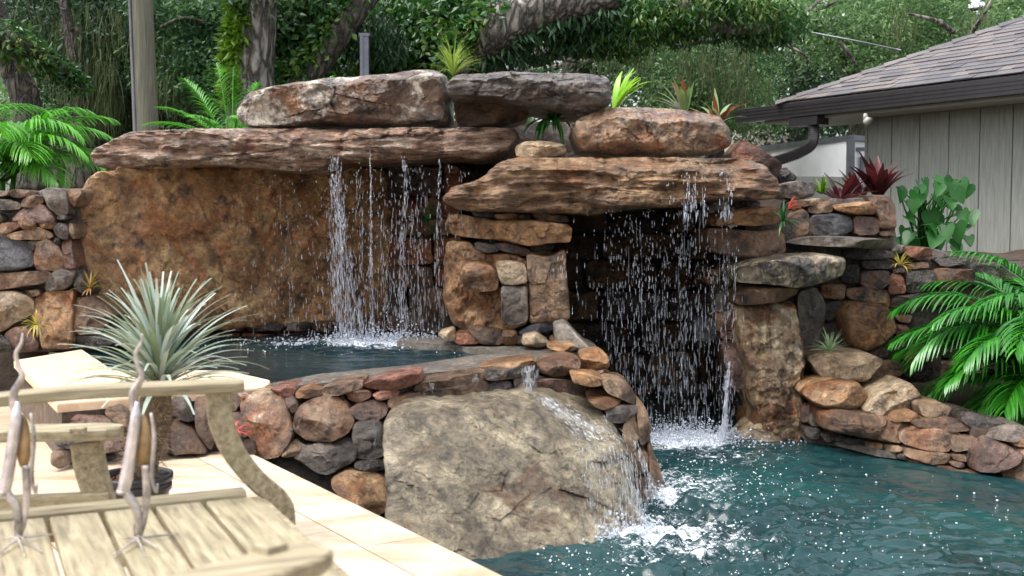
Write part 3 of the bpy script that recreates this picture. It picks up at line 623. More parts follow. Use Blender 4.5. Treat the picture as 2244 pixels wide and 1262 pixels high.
LS = [([-60,95, 0,88, 58,95, 62,125, 0,140, -60,135], 't'), ([62,92, 130,80, 262,95, 260,125, 150,142, 66,128], 'b'), ([-60,150, 0,148, 60,152, 150,180, 155,215, 80,227, -60,222], 'g'),
 ([165,165, 200,135, 260,120, 318,135, 315,170, 280,202, 190,213, 160,192], 'b'), ([288,98, 370,68, 480,85, 505,190, 495,258, 420,262, 365,215, 330,140], 'g'), ([488,80, 575,75, 590,110, 545,207, 510,175], 't'),
 ([-60,255, 0,248, 42,300, -60,322], 'g'), ([95,302, 160,225, 310,180, 370,240, 405,300, 380,330, 290,322, 150,302], 'p'), ([395,262, 495,262, 490,296, 430,300], 'd'),
 ([8,325, 150,308, 155,345, 70,402, 20,400], 't'), ([155,290, 190,265, 260,263, 288,300, 275,345, 230,368, 180,362, 157,330], 'm', dict(box=2.2, bulge=.13)), ([288,290, 400,305, 410,335, 380,362, 310,350, 290,322], 'o'),
 ([60,400, 180,372, 280,338, 375,385, 380,422, 300,437, 110,437], 't'), ([385,350, 440,315, 490,330, 512,390, 490,437, 420,420], 'd'), ([492,318, 530,330, 552,380, 547,432, 520,426, 507,362], 't'),
 ([-80,450, 0,448, 110,440, 210,455, 254,560, 247,622, 100,652, -80,655], 's'), ([213,448, 282,440, 265,502, 240,512], 'g'), ([280,460, 350,432, 420,480, 477,570, 462,632, 390,657, 270,642, 258,562], 'm'),
 ([372,418, 432,425, 437,482, 400,472], 'd'), ([440,460, 512,425, 547,560, 562,642, 470,643, 482,562], 'r'), ([-80,690, 0,680, 130,665, 340,655, 390,695, 340,742, 120,777, -80,795], 't'),
 ([392,662, 450,640, 557,650, 522,742, 480,782, 350,802, 330,770], 'g'), ([-80,825, 0,815, 130,803, 238,850, 248,950, 150,1002, 20,1092, -80,1095], 'c'),
 ([244,852, 330,810, 460,798, 532,800, 538,900, 543,1192, 330,1207, 300,1100, 250,960], 'o'), ([45,1105, 110,1060, 190,1048, 242,1100, 277,1190, 262,1222, 115,1232, 60,1192], 'p'),
 ([172,800, 290,788, 302,830, 242,842], 'b'), ([-80,1105, 0,1098, 40,1110, 100,1170, 102,1227, -80,1245], 'd'), ([545,852, 650,838, 760,900, 835,980, 700,1102, 547,1100], 'b'), ([547,1112, 760,1112, 845,1170, 700,1202, 547,1195], 'd'),
 ([555,660, 600,700, 640,790, 620,830, 545,790, 540,740], 'd')]
wall('stone_wall', 'left garden wall of mixed brown and grey field stones below the palm', 'stone wall', P(60, 770, 7.15), LS, zl, lambda px, py: 7.12 - (py - 560) / 400 * .12,
     mortar=[zl([-80,110, 250,100, 480,85, 585,85, 540,210, 545,430, 600,650, 640,820, 850,1000, 850,1215, -80,1250])])
# front wall of the raised spa
za, zb = zt(0, 830, 2.921), zt(740, 830, 2.921)
def ys(px, py):
    y = np.interp(px, [100, 480, 650, 850, 1180, 1330], [4.98, 5.3, 5.36, 5.55, 5.95, 6.25])
    return y - max(0, py - 860) * .0011
zc = zt(380, 780, 3.506)
S1 = [(za([430,230, 520,215, 700,235, 760,290, 790,332, 700,332, 600,302, 430,302]), 'p'), (za([700,180, 790,150, 845,160, 835,302, 760,270, 690,222]), 't'), (za([350,452, 460,445, 455,540, 400,572, 350,532]), 't'),
 (za([640,400, 780,370, 795,452, 640,472]), 'p'), (za([380,330, 640,340, 640,430, 480,440, 380,420]), 'd'), (zc([0,320, 130,310, 150,400, 160,500, 60,480, 0,450]), 'd'), (zc([0,480, 160,560, 280,740, 140,735, 0,750]), 'b'), (zc([-160,330, -20,320, -20,520, -160,500]), 'm'), (zc([-180,520, -20,540, -20,740, -160,740]), 'b'),
 (zc([170,320, 270,310, 300,440, 330,640, 290,720, 190,560]), 'b'), (zc([275,300, 370,298, 490,283, 522,350, 490,412, 320,447]), 'b'), (zc([340,470, 530,410, 582,600, 560,617, 440,570, 370,540]), 'p'), (zc([500,285, 600,280, 560,310, 530,345]), 'red'),
 (zc([525,350, 600,300, 690,262, 760,268, 800,310, 870,318, 902,430, 932,560, 900,652, 830,752, 740,777, 660,772, 650,680, 590,620, 560,500]), 'm'), (zc([450,670, 510,618, 640,640, 652,772, 560,797, 500,730]), 'b'),
 (zc([990,370, 1100,313, 1250,308, 1330,360, 1397,480, 1340,592, 1200,642, 1050,632, 943,560, 950,450]), 'm', dict(bulge=.12)), (zc([960,640, 1000,690, 1160,652, 1350,628, 1417,690, 1400,792, 1210,892, 1120,884, 980,792, 930,770]), 'g', dict(ridge=[640,975, 700,972, 785,975])),
 (zc([838,762, 870,700, 940,633, 992,690, 960,752, 900,767]), 't'), (zc([868,312, 930,300, 965,340, 972,400, 930,437, 888,390]), 'p'), (zc([745,250, 900,233, 942,260, 920,302, 800,302, 760,280]), 'red'), (zc([950,260, 1040,238, 1120,260, 1142,297, 1020,317, 955,312]), 'o'),
 (zc([1128,242, 1450,178, 1462,237, 1300,297, 1160,302]), 't'), (zc([1448,222, 1600,160, 1880,123, 1900,200, 1700,262, 1500,247]), 'red'), (zc([1388,520, 1440,483, 1600,488, 1642,640, 1622,752, 1540,782, 1410,772, 1378,600]), 'g'),
 (zc([1400,800, 1520,783, 1650,798, 1662,862, 1500,877, 1400,850]), 'd'), (zc([1228,922, 1360,863, 1560,888, 1642,960, 1687,1080, 1650,1157, 1540,1200, 1250,1000]), 'o', dict(bulge=.14)),
 (zc([1353,400, 1450,348, 1550,333, 1652,375, 1632,450, 1560,497, 1430,487, 1368,430]), 'p'), (zc([1328,290, 1420,243, 1512,268, 1522,310, 1430,352, 1350,337]), 'red'), (zc([1533,290, 1600,258, 1742,263, 1720,307, 1580,337]), 'red'),
 (zb([325,127, 440,90, 547,80, 547,142, 400,182, 330,177]), 'b'), (zb([553,70, 700,40, 962,12, 972,62, 942,122, 560,142]), 'b'), (zb([970,20, 1110,5, 1127,92, 1100,122, 960,122]), 'd'), (zb([1125,-20, 1240,-25, 1235,100, 1130,112]), 'g'), (zb([1243,20, 1400,-5, 1570,20, 1608,92, 1592,152, 1520,167, 1400,122, 1340,92]), 'p'),
 (zb([1600,50, 1680,40, 1692,82, 1652,127, 1610,112]), 'red'), ([920,838, 985,826, 1060,816, 1065,836, 960,850, 905,856], 'b'), ([1060,812, 1170,800, 1168,822, 1070,834], 'd'), ([905,852, 1000,842, 1000,850, 930,864], 'd')]
def ye(px, py): return 6.15 - (py - 830) / 310 * .72 + (px - 1400) * .003
S2 = [(zb([1690,20, 1730,-5, 1840,8, 1892,80, 1897,162, 1830,132, 1720,82]), 't'), (zb([1603,130, 1790,105, 1812,130, 1780,172, 1700,197, 1640,172]), 'o'), (zb([1712,200, 1760,168, 1902,165, 1917,200, 1860,242, 1820,277, 1738,272]), 'g'),
 (zb([1818,302, 1900,200, 1932,290, 1927,380, 1880,482, 1848,472]), 't', dict(bulge=.04)), (zb([1905,122, 1962,170, 2007,300, 1987,402, 1930,422]), 't'), (zb([1858,482, 1960,455, 1987,480, 1982,602, 1880,592]), 'b'), (zb([1885,620, 2012,612, 2012,682, 1890,684]), 'b'),
 (zb([1888,690, 2022,688, 2022,782, 1915,792]), 'p'), (zb([1920,802, 1980,795, 2005,880, 1925,990]), 'o'), (zb([1985,400, 2042,520, 2092,700, 2075,780, 2020,790, 1990,602]), 'b'), (zb([1500,-10, 1600,-20, 1690,-5, 1690,38, 1600,46, 1510,20]), 'o')]
wl = wall('stone_wall', 'curved wall of rust, grey and red stones holding up the raised spa', 'stone wall', P(700, 1000, 5.4), S1, lambda a: np.array(a, float).reshape(-1, 2), ys,
     mortar=[[150,890, 480,868, 760,852, 1180,822, 1340,830, 1340,900, 1100,905, 860,920, 862,1120, 750,1130, 560,1010, 150,1030]])
for s in S2: rock('stone', np.array(s[0]).reshape(-1, 2).mean(0) + (np.array(s[0]).reshape(-1, 2) - np.array(s[0]).reshape(-1, 2).mean(0)) * 1.06, ye, s[1], wl, T=.3, bulge=(s[2]['bulge'] if len(s) > 2 else .07), nf=5, box=4.)
rock('mortar', [1330,825, 1390,870, 1425,960, 1445,1080, 1440,1180, 1330,1200, 1330,1000], lambda a, c_: ye(a, c_) + .08, 'mortar', wl, T=.3, bulge=.02, nf=0)
# loose flat coping stones on the spa edge
def flat(pts, mat, Y, **kw): return rock('coping_stone', pts, Y, mat, wl, T=.28, bulge=.12, nf=2, box=4, rk=4, **kw)
flat(zp([895,1200, 1040,1160, 1270,1138, 1268,1182, 1180,1232, 960,1217]), 'o', 5.95, ridge=[1040,800,1175,795])
flat(zp([1265,1160, 1450,1115, 1562,1140, 1562,1192, 1420,1247, 1300,1222]), 'm', 6.1, ridge=[1170,792,1272,795])
flat(zp([1555,1105, 1690,1078, 1740,1120, 1748,1182, 1640,1202, 1570,1182]), 'o', 6.25, ridge=[1270,785,1336,788])
flat(zp([1330,1052, 1500,1040, 1562,1075, 1440,1092]), 'o', 6.6, ridge=[1190,768,1272,768])
flat(zp([1480,1217, 1600,1200, 1742,1188, 1745,1262, 1640,1290, 1500,1270]), 'p', 6.2, ridge=[1244,818,1334,812])
#flat([590,855, 650,848, 740,842, 880,830, 1040,812, 1040,822, 900,846, 760,860, 640,874, 480,880, 480,868], 't', lambda px, py: ys(px, 0) - .02, ridge=[480,872, 740,850, 1040,816])
# spa surround (cement lip)
ci = [pz(592, 841, .56), pz(700, 820, .56), pz(900, 800, .56), pz(1085, 773, .56), pz(1000, 757, .56), pz(870, 748, .56), pz(880, 738, .56), pz(1200, 745, .56), pz(1300, 772, .56), pz(1210, 790, .56), pz(1000, 812, .56), pz(800, 832, .56), pz(600, 850, .56)]
prism(ci, .1, .562, R['cement'], 'spa_coping', 'structure')
rock('boulder', zp([1385,900, 1470,893, 1560,1000, 1640,1075, 1710,1092, 1560,1092, 1400,1020]), (6.95, 6.7), 'cement', label='smooth grey cement ramp between the pillar and the grotto mouth', cat='ramp', T=.5, bulge=.08, nf=0, amp=.01)
# base stones of the pillar
wall('stone_footing', 'course of small wet stones under the central pillar', 'stone wall', P(1100, 750, 7.2),
     [([830,947, 920,930, 960,940, 1050,947, 1062,1037, 920,1037, 860,962], 'b'), ([748,972, 900,965, 912,1037, 758,1037], 'r'), ([1163,962, 1250,908, 1392,900, 1382,952, 1180,977], 's'), ([1060,950, 1150,945, 1162,1037, 1065,1042], 'o'),
      ([638,972, 740,940, 760,1002, 700,1012], 'c'), ([1360,985, 1440,970, 1500,1020, 1440,1045, 1370,1040], 'o'), ([1150,985, 1190,980, 1185,1040, 1160,1040], 'd')], zp, 7.1)
wall('stone_course', 'short courses of stones between the capstone and the pillar faces', 'stone wall', P(1130, 530, 7.3),
     [([1008,205, 1100,195, 1167,205, 1167,237, 1030,237], 'o'), ([1248,205, 1300,198, 1475,210, 1482,257, 1300,247], 't'), ([1003,392, 1080,385, 1150,400, 1237,430, 1227,457, 1110,457, 1040,432], 'p'), ([1238,412, 1390,393, 1387,432, 1250,442], 'd'),
      ([860,180, 1000,185, 1010,225, 880,215], 'd'), ([1170,200, 1245,205, 1245,240, 1170,235], 'd'), ([880,380, 1000,395, 1040,440, 960,455, 890,425], 'd'), ([1100,440, 1240,445, 1380,440, 1375,480, 1220,470, 1110,468], 'b')], zp, 7.28)
# wall right of the grotto
RS = [([360,125, 530,116, 527,155, 370,162], 'd'), ([375,500, 502,498, 502,530, 390,542], 'g'), ([200,560, 300,550, 322,575, 280,597, 190,592], 'b'), ([175,602, 260,605, 267,635, 220,657, 180,642], 'b'), ([290,610, 370,600, 382,650, 310,672], 'b'),
 ([240,842, 350,810, 362,920, 340,942, 250,957], 'b'), ([243,702, 370,690, 367,790, 240,837], 'g'), ([268,962, 392,940, 402,1002, 280,1007], 'r'), ([285,1017, 402,1015, 440,1180, 450,1330, 350,1330, 300,1120], 'p'), ([90,930, 130,870, 232,868, 252,1012, 130,1014], 's'),
 ([730,120, 900,100, 980,105, 987,130, 840,150, 740,172], 't'), ([835,162, 900,125, 985,125, 997,187, 900,202, 840,192], 't'), ([998,150, 1100,132, 1220,118, 1277,150, 1262,202, 1130,207, 1020,182], 'o', dict(box=2.3, bulge=.13)),
 ([1215,88, 1230,82, 1370,90, 1392,200, 1397,302, 1290,292, 1287,222], 'b'), ([703,302, 730,200, 800,168, 837,200, 837,332, 740,357], 't'), ([848,212, 1000,198, 1110,230, 1122,302, 1060,337, 850,342], 's'), ([1123,217, 1282,225, 1287,332, 1140,342], 'p'),
 ([1293,310, 1402,315, 1402,347, 1300,342], 'b'), ([1378,432, 1400,405, 1452,400, 1442,452, 1390,462], 'g'), ([1448,432, 1500,413, 1620,418, 1632,485, 1540,502, 1470,472], 'r'), ([1478,520, 1600,508, 1612,547, 1500,557], 'b'),
 ([1458,582, 1560,560, 1640,568, 1652,642, 1560,702, 1470,702], 'd'), ([1178,502, 1380,498, 1392,552, 1200,557], 'd'), ([1168,572, 1350,558, 1362,642, 1300,692, 1170,662], 'p'), ([1360,582, 1440,590, 1467,712, 1355,717], 'r'),
 ([1083,682, 1200,668, 1360,698, 1352,772, 1200,772, 1088,742], 'b'), ([918,652, 1077,648, 1062,752, 920,737], 'b'), ([1378,732, 1600,708, 1617,762, 1500,822, 1380,842], 'g'), ([1618,712, 1740,728, 1742,782, 1625,792], 'b'),
 ([1048,542, 1160,518, 1162,642, 1060,642], 'd'), ([938,772, 1062,758, 1000,872, 950,892], 'd'), ([1398,852, 1502,848, 1482,902, 1420,892], 't'), ([1208,1092, 1330,1048, 1362,1112, 1300,1132], 'p'), ([1338,1042, 1440,998, 1452,1052, 1380,1082], 'g'),
 ([1198,1202, 1330,1128, 1442,1168, 1442,1232, 1280,1264, 1190,1242], 't'), ([1648,482, 1850,468, 1902,520, 1700,542], 'd'), ([1380,560, 1450,545, 1455,580, 1385,580], 'd'), ([1640,560, 1760,548, 1900,560, 1900,640, 1700,700, 1655,650], 'b'),
 ([1390,910, 1470,915, 1500,980, 1450,1000, 1400,980], 'b'), ([700,440, 800,430, 900,440, 760,465, 690,475], 'd'), ([1070,430, 1180,430, 1370,440, 1380,490, 1180,495, 1080,480], 'd'), ([1460,1060, 1560,1040, 1640,1100, 1560,1160, 1450,1150], 'b'),
 ([400,650, 560,655, 700,678, 560,672, 400,700, 340,690], 'd'), ([1450,1160, 1560,1165, 1640,1200, 1560,1265, 1450,1240], 'd')]
wall('stone_wall', 'tall wall of stacked brown, grey and pink stones right of the grotto', 'stone wall', P(1850, 900, 7.5), RS, zr, lambda px, py: 7.42 - (py - 640) / 300 * .12 - max(0, px - 1980) * .0008,
     mortar=[zr([700,110, 1230,100, 1400,110, 1400,400, 1640,420, 1900,500, 1900,700, 1700,900, 1700,1290, 780,1290, 740,900, 240,1060, 230,560, 560,300, 690,250])], T=.3)
rock('boulder', zr([770,700, 900,668, 950,780, 945,900, 900,1050, 825,1230, 790,1100, 770,950]), 7.38, 'cement', label='smooth grey cement face between the tall streaked boulder and the golden boulder', cat='rock', T=.3, bulge=.05, nf=2, amp=.02)
# kerb of stones along the pool
KS = [([1538,155, 1700,158, 1742,180, 1722,237, 1570,242], 't'), ([1328,242, 1380,203, 1500,203, 1542,235, 1490,267, 1350,267], 'o'), ([1488,257, 1700,233, 1820,268, 1892,330, 1720,332, 1500,292], 'b'),
 ([1425,342, 1540,288, 1750,328, 1842,370, 1750,402, 1742,462, 1560,452, 1430,402], 'm'), ([1738,352, 1870,358, 1872,442, 1750,462], 't'), ([1868,372, 1930,348, 2060,408, 2172,460, 2132,522, 2010,577, 1858,562], 'p', dict(bulge=.15)),
 ([2063,582, 2150,478, 2240,440, 2330,470, 2330,640, 2240,655, 2120,652], 't'), ([1800,212, 1850,203, 2000,248, 2122,290, 2000,312, 1880,312, 1800,262], 'd'), ([1898,332, 2100,288, 2200,288, 2300,350, 2130,402, 2000,372], 'g'),
 ([1428,442, 1740,473, 1737,542, 1600,542, 1460,492], 't'), ([1758,482, 1842,478, 1837,522, 1770,517], 't'), ([1738,527, 1832,528, 1832,562, 1760,557], 'p'), ([1198,402, 1300,403, 1302,442, 1210,432], 't'), ([1308,412, 1430,428, 1422,462, 1330,457], 't'),
 ([788,172, 842,158, 832,272, 790,272], 'p'), ([828,202, 922,198, 912,302, 840,292], 'g'), ([798,302, 900,308, 902,382, 820,372], 'd'), ([2138,392, 2240,368, 2330,390, 2330,440, 2150,424], 'o'), ([998,352, 1200,388, 1192,420, 990,392], 'd'), ([898,342, 1002,343, 1002,382, 950,402], 'd'),
 ([1460,512, 1700,558, 2050,618, 2300,680, 2300,720, 1900,655, 1500,545], 'b'), ([1020,415, 1150,420, 1300,445, 1500,500, 1480,530, 1250,480, 1040,440], 'cement'), ([1400,470, 1450,478, 1450,510, 1400,500], 'd'), ([1842,470, 1862,380, 1850,560, 1838,560], 'd')]
wall('stone_kerb', 'low kerb of tan and pinkish stones along the right bank of the pool', 'stone kerb', P(2050, 1020, 6.3), KS, zk,
     lambda px, py: np.interp(px, [1750, 1850, 2000, 2244, 2300], [6.98, 6.8, 6.5, 6.12, 6.0]) - (py - 930) * .0012, mortar=[zk([800,180, 1000,220, 1500,270, 1800,250, 2330,340, 2330,720, 1900,640, 1500,545, 1250,470, 1000,430, 800,400])], T=.3)

r_ = np.random.default_rng(77); kb = [o for o in COL.objects if o.name.startswith('stone_kerb')][0]
for px in range(2270, 2900, 62):
    for k in range(4):
        x_ = px + 30 * (k % 2); y_ = 985 + (px - 2270) * .16 + k * 36; w_ = r_.uniform(56, 72); h_ = r_.uniform(34, 44); j = lambda: r_.uniform(-5, 5)
        rock('stone', [x_ + j(), y_ + j(), x_ + w_ / 2, y_ - 4 + j(), x_ + w_ + j(), y_ + j(), x_ + w_ + j(), y_ + h_ + j(), x_ + w_ / 2, y_ + h_ + 3, x_ + j(), y_ + h_ + j()], 5.98 - (px - 2270) * .0006, ['t', 'p', 'b', 'g', 'o'][int(r_.integers(5))], kb, T=.4, bulge=.09)
# dim back walls inside the hollows: irregular courses
def courses(name, label, px0, px1, py0, py1, Yf, mats, seed, rh=(40, 80), rw=(70, 190), cat='stone wall', T=.2):
    r = np.random.default_rng(seed); w_ = thing(name, label, cat, P((px0 + px1) / 2, py1, Yf((px0 + px1) / 2, py1)))
    mk = [px0 - 10, py0, px1 + 10, py0, px1 + 10, py1 + 20, px0 - 10, py1 + 20]
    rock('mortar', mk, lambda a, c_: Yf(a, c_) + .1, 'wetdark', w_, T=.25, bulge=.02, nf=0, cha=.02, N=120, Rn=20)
    y = py0
    while y < py1:
        h = r.uniform(*rh); x = px0 - r.uniform(0, 40)
        while x < px1:
            w2 = r.uniform(*rw); j = lambda: r.uniform(-.1, .1) * h
            a, c_ = x + 3, min(x + w2 - 3, px1)
            if c_ - a > 15:
                pts = [a + j(), y + 3 + j(), (a + c_) / 2, y + 1 + j() * .6, c_ + j(), y + 3 + j(), c_ + j() * .5, y + h * .5, c_ + j(), y + h - 3 + j() * .6, (a + c_) / 2, y + h - 2 + j() * .6, a + j(), y + h - 3 + j() * .6, a + j() * .5, y + h * .5]
                rock('stone', pts, Yf, mats[int(r.integers(len(mats)))], w_, T=T, bulge=.09, nf=5, box=4.)
            x += w2
        y += h
    return w_
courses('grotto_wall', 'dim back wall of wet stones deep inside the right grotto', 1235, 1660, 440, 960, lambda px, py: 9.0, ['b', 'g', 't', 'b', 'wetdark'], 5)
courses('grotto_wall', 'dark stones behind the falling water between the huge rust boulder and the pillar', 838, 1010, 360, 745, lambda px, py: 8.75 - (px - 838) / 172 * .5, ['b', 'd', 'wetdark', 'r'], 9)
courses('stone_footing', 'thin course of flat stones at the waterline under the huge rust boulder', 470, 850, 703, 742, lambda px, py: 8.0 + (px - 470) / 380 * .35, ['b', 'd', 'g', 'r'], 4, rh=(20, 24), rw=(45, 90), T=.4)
courses('stone_wall', 'dim low stone wall behind the poolside palm at the right edge', 2050, 2330, 575, 900, lambda px, py: 8.2 - (px - 2050) / 280 * .5, ['d', 'b', 'g', 'wetdark'], 15, rh=(35, 60), rw=(60, 130))
# added fill blocks that keep daylight and bright background out of the hollows
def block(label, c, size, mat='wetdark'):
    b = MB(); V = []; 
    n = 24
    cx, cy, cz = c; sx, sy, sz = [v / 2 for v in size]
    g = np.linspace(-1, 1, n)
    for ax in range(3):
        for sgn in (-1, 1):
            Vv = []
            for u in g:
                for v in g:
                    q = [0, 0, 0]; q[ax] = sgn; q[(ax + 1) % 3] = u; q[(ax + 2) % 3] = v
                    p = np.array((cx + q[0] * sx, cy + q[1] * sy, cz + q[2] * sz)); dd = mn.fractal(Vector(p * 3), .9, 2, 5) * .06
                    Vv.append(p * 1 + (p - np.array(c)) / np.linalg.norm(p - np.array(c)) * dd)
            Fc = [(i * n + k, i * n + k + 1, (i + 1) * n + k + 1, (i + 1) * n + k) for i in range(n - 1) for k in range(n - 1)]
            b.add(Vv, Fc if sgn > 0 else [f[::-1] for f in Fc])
    o = b.build('boulder', R[mat]); tag(o, label, 'boulder'); return o  # fill block added to shut out light, filed under boulders
block('added dark block closing the right side of the grotto', (1.72, 8.2, .5), (.5, 1.5, 1.6))
block('added dark block behind the central pillar between the two hollows', (.02, 8.35, .7), (.45, 1.5, 1.7))
block('added dark fill block under the flat grey brown block', (-.02, 9.3, 1.75), (1.1, .9, .55))
block('unseen light blocking fill behind the huge rust brown boulder', (-1.6, 9.7, .8), (3.0, .6, 1.5))  # added out of view, stops light entering from behind

# ================================================================== VEGETATION
def rand_unit(n, r=rng):
    v = r.normal(size=(n, 3)); return v / np.linalg.norm(v, axis=1)[:, None]
def leaves(name, C, size, mat, parent=None, up=None, asp=.42, origin=None, hang=0, r=rng):
    """many small folded leaves, one mesh: C = leaf bases"""
    C = np.asarray(C, float); n = len(C); D = rand_unit(n, r)
    if up is not None: D = D * .8 + np.asarray(up, float); D /= np.linalg.norm(D, axis=1)[:, None]
    D[:, 2] -= hang; D /= np.linalg.norm(D, axis=1)[:, None]
    S = np.cross(D, rand_unit(n, r)); S /= np.linalg.norm(S, axis=1)[:, None] + 1e-9; Nn = np.cross(D, S)
    L = (size * r.uniform(.6, 1.35, n))[:, None]; W = L * asp
    b0 = C; t = C + D * L; m = C + D * L * .45
    l = m + S * W * .5 + Nn * W * .18; rr_ = m - S * W * .5 + Nn * W * .18
    V = np.stack([b0, l, t, rr_], 1).reshape(-1, 3); i = np.arange(n)[:, None] * 4
    o = mesh_obj(name, V, i + np.array([[0, 1, 2, 3]]), mat, parent, False, origin)
    if name in ('fern_fringe', 'ivy', 'crown'): o['kind'] = 'stuff'
    return o
def clumps(cent, rad, per, r=rng, flat=.7):
    """leaf positions spread through ellipsoid clumps"""
    cent = np.asarray(cent, float); out = []
    for c, q in zip(cent, np.broadcast_to(rad, len(cent))):
        p = rand_unit(per, r) * (r.uniform(.15, 1, per) ** .45)[:, None] * q; p[:, 2] *= flat; out.append(c + p)
    return np.vstack(out)
def ribbons(name, B, length, width, mat, parent=None, seg=4, sway=.12, r=rng):
    """hanging moss: thin drooping ribbons from the points B"""
    n = len(B); V = np.zeros((n, seg + 1, 2, 3)); a = r.uniform(0, 2 * pi, n); L = length * r.uniform(.4, 1.3, n)
    px = r.normal(size=(n, 2)) * sway; pos = np.array(B, float)
    for k in range(seg + 1):
        t = k / seg; w_ = width * (1 - .75 * t)
        cpos = pos + np.stack([px[:, 0] * t * L + r.normal(size=n) * .012, px[:, 1] * t * L + r.normal(size=n) * .012, -L * t], 1)
        s = np.stack([np.cos(a + t), np.sin(a + t), 0 * a], 1) * w_ / 2
        V[:, k, 0] = cpos - s; V[:, k, 1] = cpos + s
    V = V.reshape(-1, 3); base = (np.arange(n) * (seg + 1) * 2)[:, None]
    Fc = np.concatenate([base + np.array([[k * 2, k * 2 + 1, k * 2 + 3, k * 2 + 2]]) for k in range(seg)], 0)
    return mesh_obj(name, V, Fc, mat, parent, False)
def path3(pix, n=14): return curve([P(a, b_, y) for a, b_, y in pix], n)
def along(path, n, rad, r=rng, side=None):
    """points on the skin of a limb"""
    i = r.uniform(0, len(path) - 1.01, n); k = i.astype(int); f = (i - k)[:, None]; p = path[k] * (1 - f) + path[k + 1] * f
    rd = np.interp(i, np.linspace(0, len(path) - 1, len(np.atleast_1d(rad))), np.atleast_1d(rad)); o = rand_unit(n, r)
    if side is not None: o += np.array(side); o /= np.linalg.norm(o, axis=1)[:, None]
    return p + o * (rd * r.uniform(.85, 1.25, n))[:, None], o
def moss_at(rg, n, spread, L, r=rng):
    out = []
    for (px, py, Y, wdt) in rg:
        c = P(px, py, Y); out.append(c + r.normal(size=(n, 3)) * np.array((wdt, .25, .12)))
    return np.vstack(out)

# --- the ivy-clad live oak with the arching limb
t = thing('oak_tree', 'huge live oak with an ivy clad limb arching over the waterfall', 'tree', (-.6, 15.5, .1))
arch = path3([(700,560,14.5), (790,330,14.4), (850,190,14.3), (930,120,14.2), (1030,60,14.1), (1130,10,14), (1250,-14,14), (1380,-2,13.8), (1520,30,13.6), (1620,55,13.5), (1690,66,13.4)])
b = MB(); b.tube(arch, [.42, .38, .34, .34, .33, .32, .28, .22, .16, .1, .04], 22, jitter=.16, jf=3); b.build('limb', M['bark'], t)
spur = path3([(1050,110,13.9), (1110,70,13.75), (1180,25,13.7), (1260,5,13.7), (1330,0,13.7)])
b = MB(); b.tube(path3([(985,190,13.3), (1030,120,13.2), (1080,70,13.1), (1150,30,13.1), (1240,0,13.1), (1340,-20,13.2)]), [.14, .2, .24, .24, .22, .2], 22, jitter=.16, jf=4); b.build('limb', M['bark'], t)
sp_ = path3([(985,190,13.3), (1030,120,13.2), (1080,70,13.1), (1150,30,13.1), (1240,0,13.1), (1340,-20,13.2)]); q_, o_ = along(sp_[:38], 900, [.2, .26, .3], side=(-.9, -.2, .5)); leaves('ivy', q_, .11, M['ivy'], t, up=o_ * .6, asp=.6, hang=.5)
q_, o_ = along(sp_, 700, [.2, .26, .3], side=(.3, .1, -1.2)); leaves('fern_fringe', q_, .12, M['oakd'], t, asp=.28, hang=1.3)
lean = lean_ = path3([(600,420,12.8), (650,220,12.8), (695,140,12.8), (745,70,12.8), (800,-10,12.9), (860,-90,13)])
b = MB(); b.tube(lean, [.18, .17, .15, .14, .15, .15], 18, jitter=.18, jf=4); b.build('limb', M['barkd'], t)
pts, o_ = along(lean_, 2200, [.2, .2, .19, .2], side=(-.9, -.1, .1)); leaves('ivy', pts, .09, M['ivy'], t, up=o_ * .6, asp=.6, hang=.6)
pts, o_ = along(arch[:100], 7500, [.5, .46, .44, .40], side=(-.6, -.5, -.2)); leaves('ivy', pts, .09, M['ivy'], t, up=o_ * .7, asp=.6, hang=.5)
pts2 = clumps([P(*c) for c in [(880,60,14), (830,130,14), (940,40,13.9), (1000,20,13.8), (900,160,14), (960,90,13.7), (800,200,14.2), (860,20,14.2), (700,60,13.2), (650,40,13.3), (690,20,13.4), (640,110,13.2), (700,180,13.6), (720,0,13.2), (610,60,13.1), (640,170,13.1), (840,215,14)]], .42, 680)
leaves('ivy', pts2, .095, M['ivy'], t, asp=.6, hang=.8)
pts3 = clumps([P(x, 30 + 22 * sin(x / 90) + (x - 1250) * .06, 13.6) + rng.normal(size=3) * .1 for x in range(1180, 1720, 20)], .34, 640, flat=.8)
leaves('fern_fringe', pts3, .09, M['ivy'], t, asp=.32, hang=1.1)
pts4 = clumps([P(x, y, 13.4) for x, y in [(830,70), (780,90), (850,100), (1120,110), (1060,150), (1190,95), (1260,75)]], .3, 420, flat=.8)
leaves('fern_fringe', pts4, .1, M['oakd'], t, asp=.25, hang=1.4)

# --- upright oak trunk
t = thing('oak_tree', 'upright oak trunk with rough grey bark and a strip of bright ferns', 'tree', (-2.9, 13, .1))
tr = path3([(545,560,12.5), (547,300,12.5), (552,160,12.5), (560,60,12.5), (568,-60,12.5), (575,-200,12.5)])
b = MB(); b.tube(tr, [.29, .25, .225, .21, .2, .2], 26, jitter=.12, jf=5); b.build('trunk', M['bark'], t)
f = path3([(516,215,12.4), (520,130,12.4), (528,50,12.4), (535,-40,12.4)]); pts, o_ = along(f, 1500, [.1, .13, .1], side=(-.4, -.8, 0)); leaves('fern_strip', pts, .11, M['fern'], t, up=o_ * .5, asp=.35, hang=.7)
pts = clumps([P(*c) for c in [(600,-20,12.6), (520,-60,12.5), (560,-150,12.5), (440,-70,12.8)]], .7, 500); leaves('crown', pts, .1, M['oak'], t)

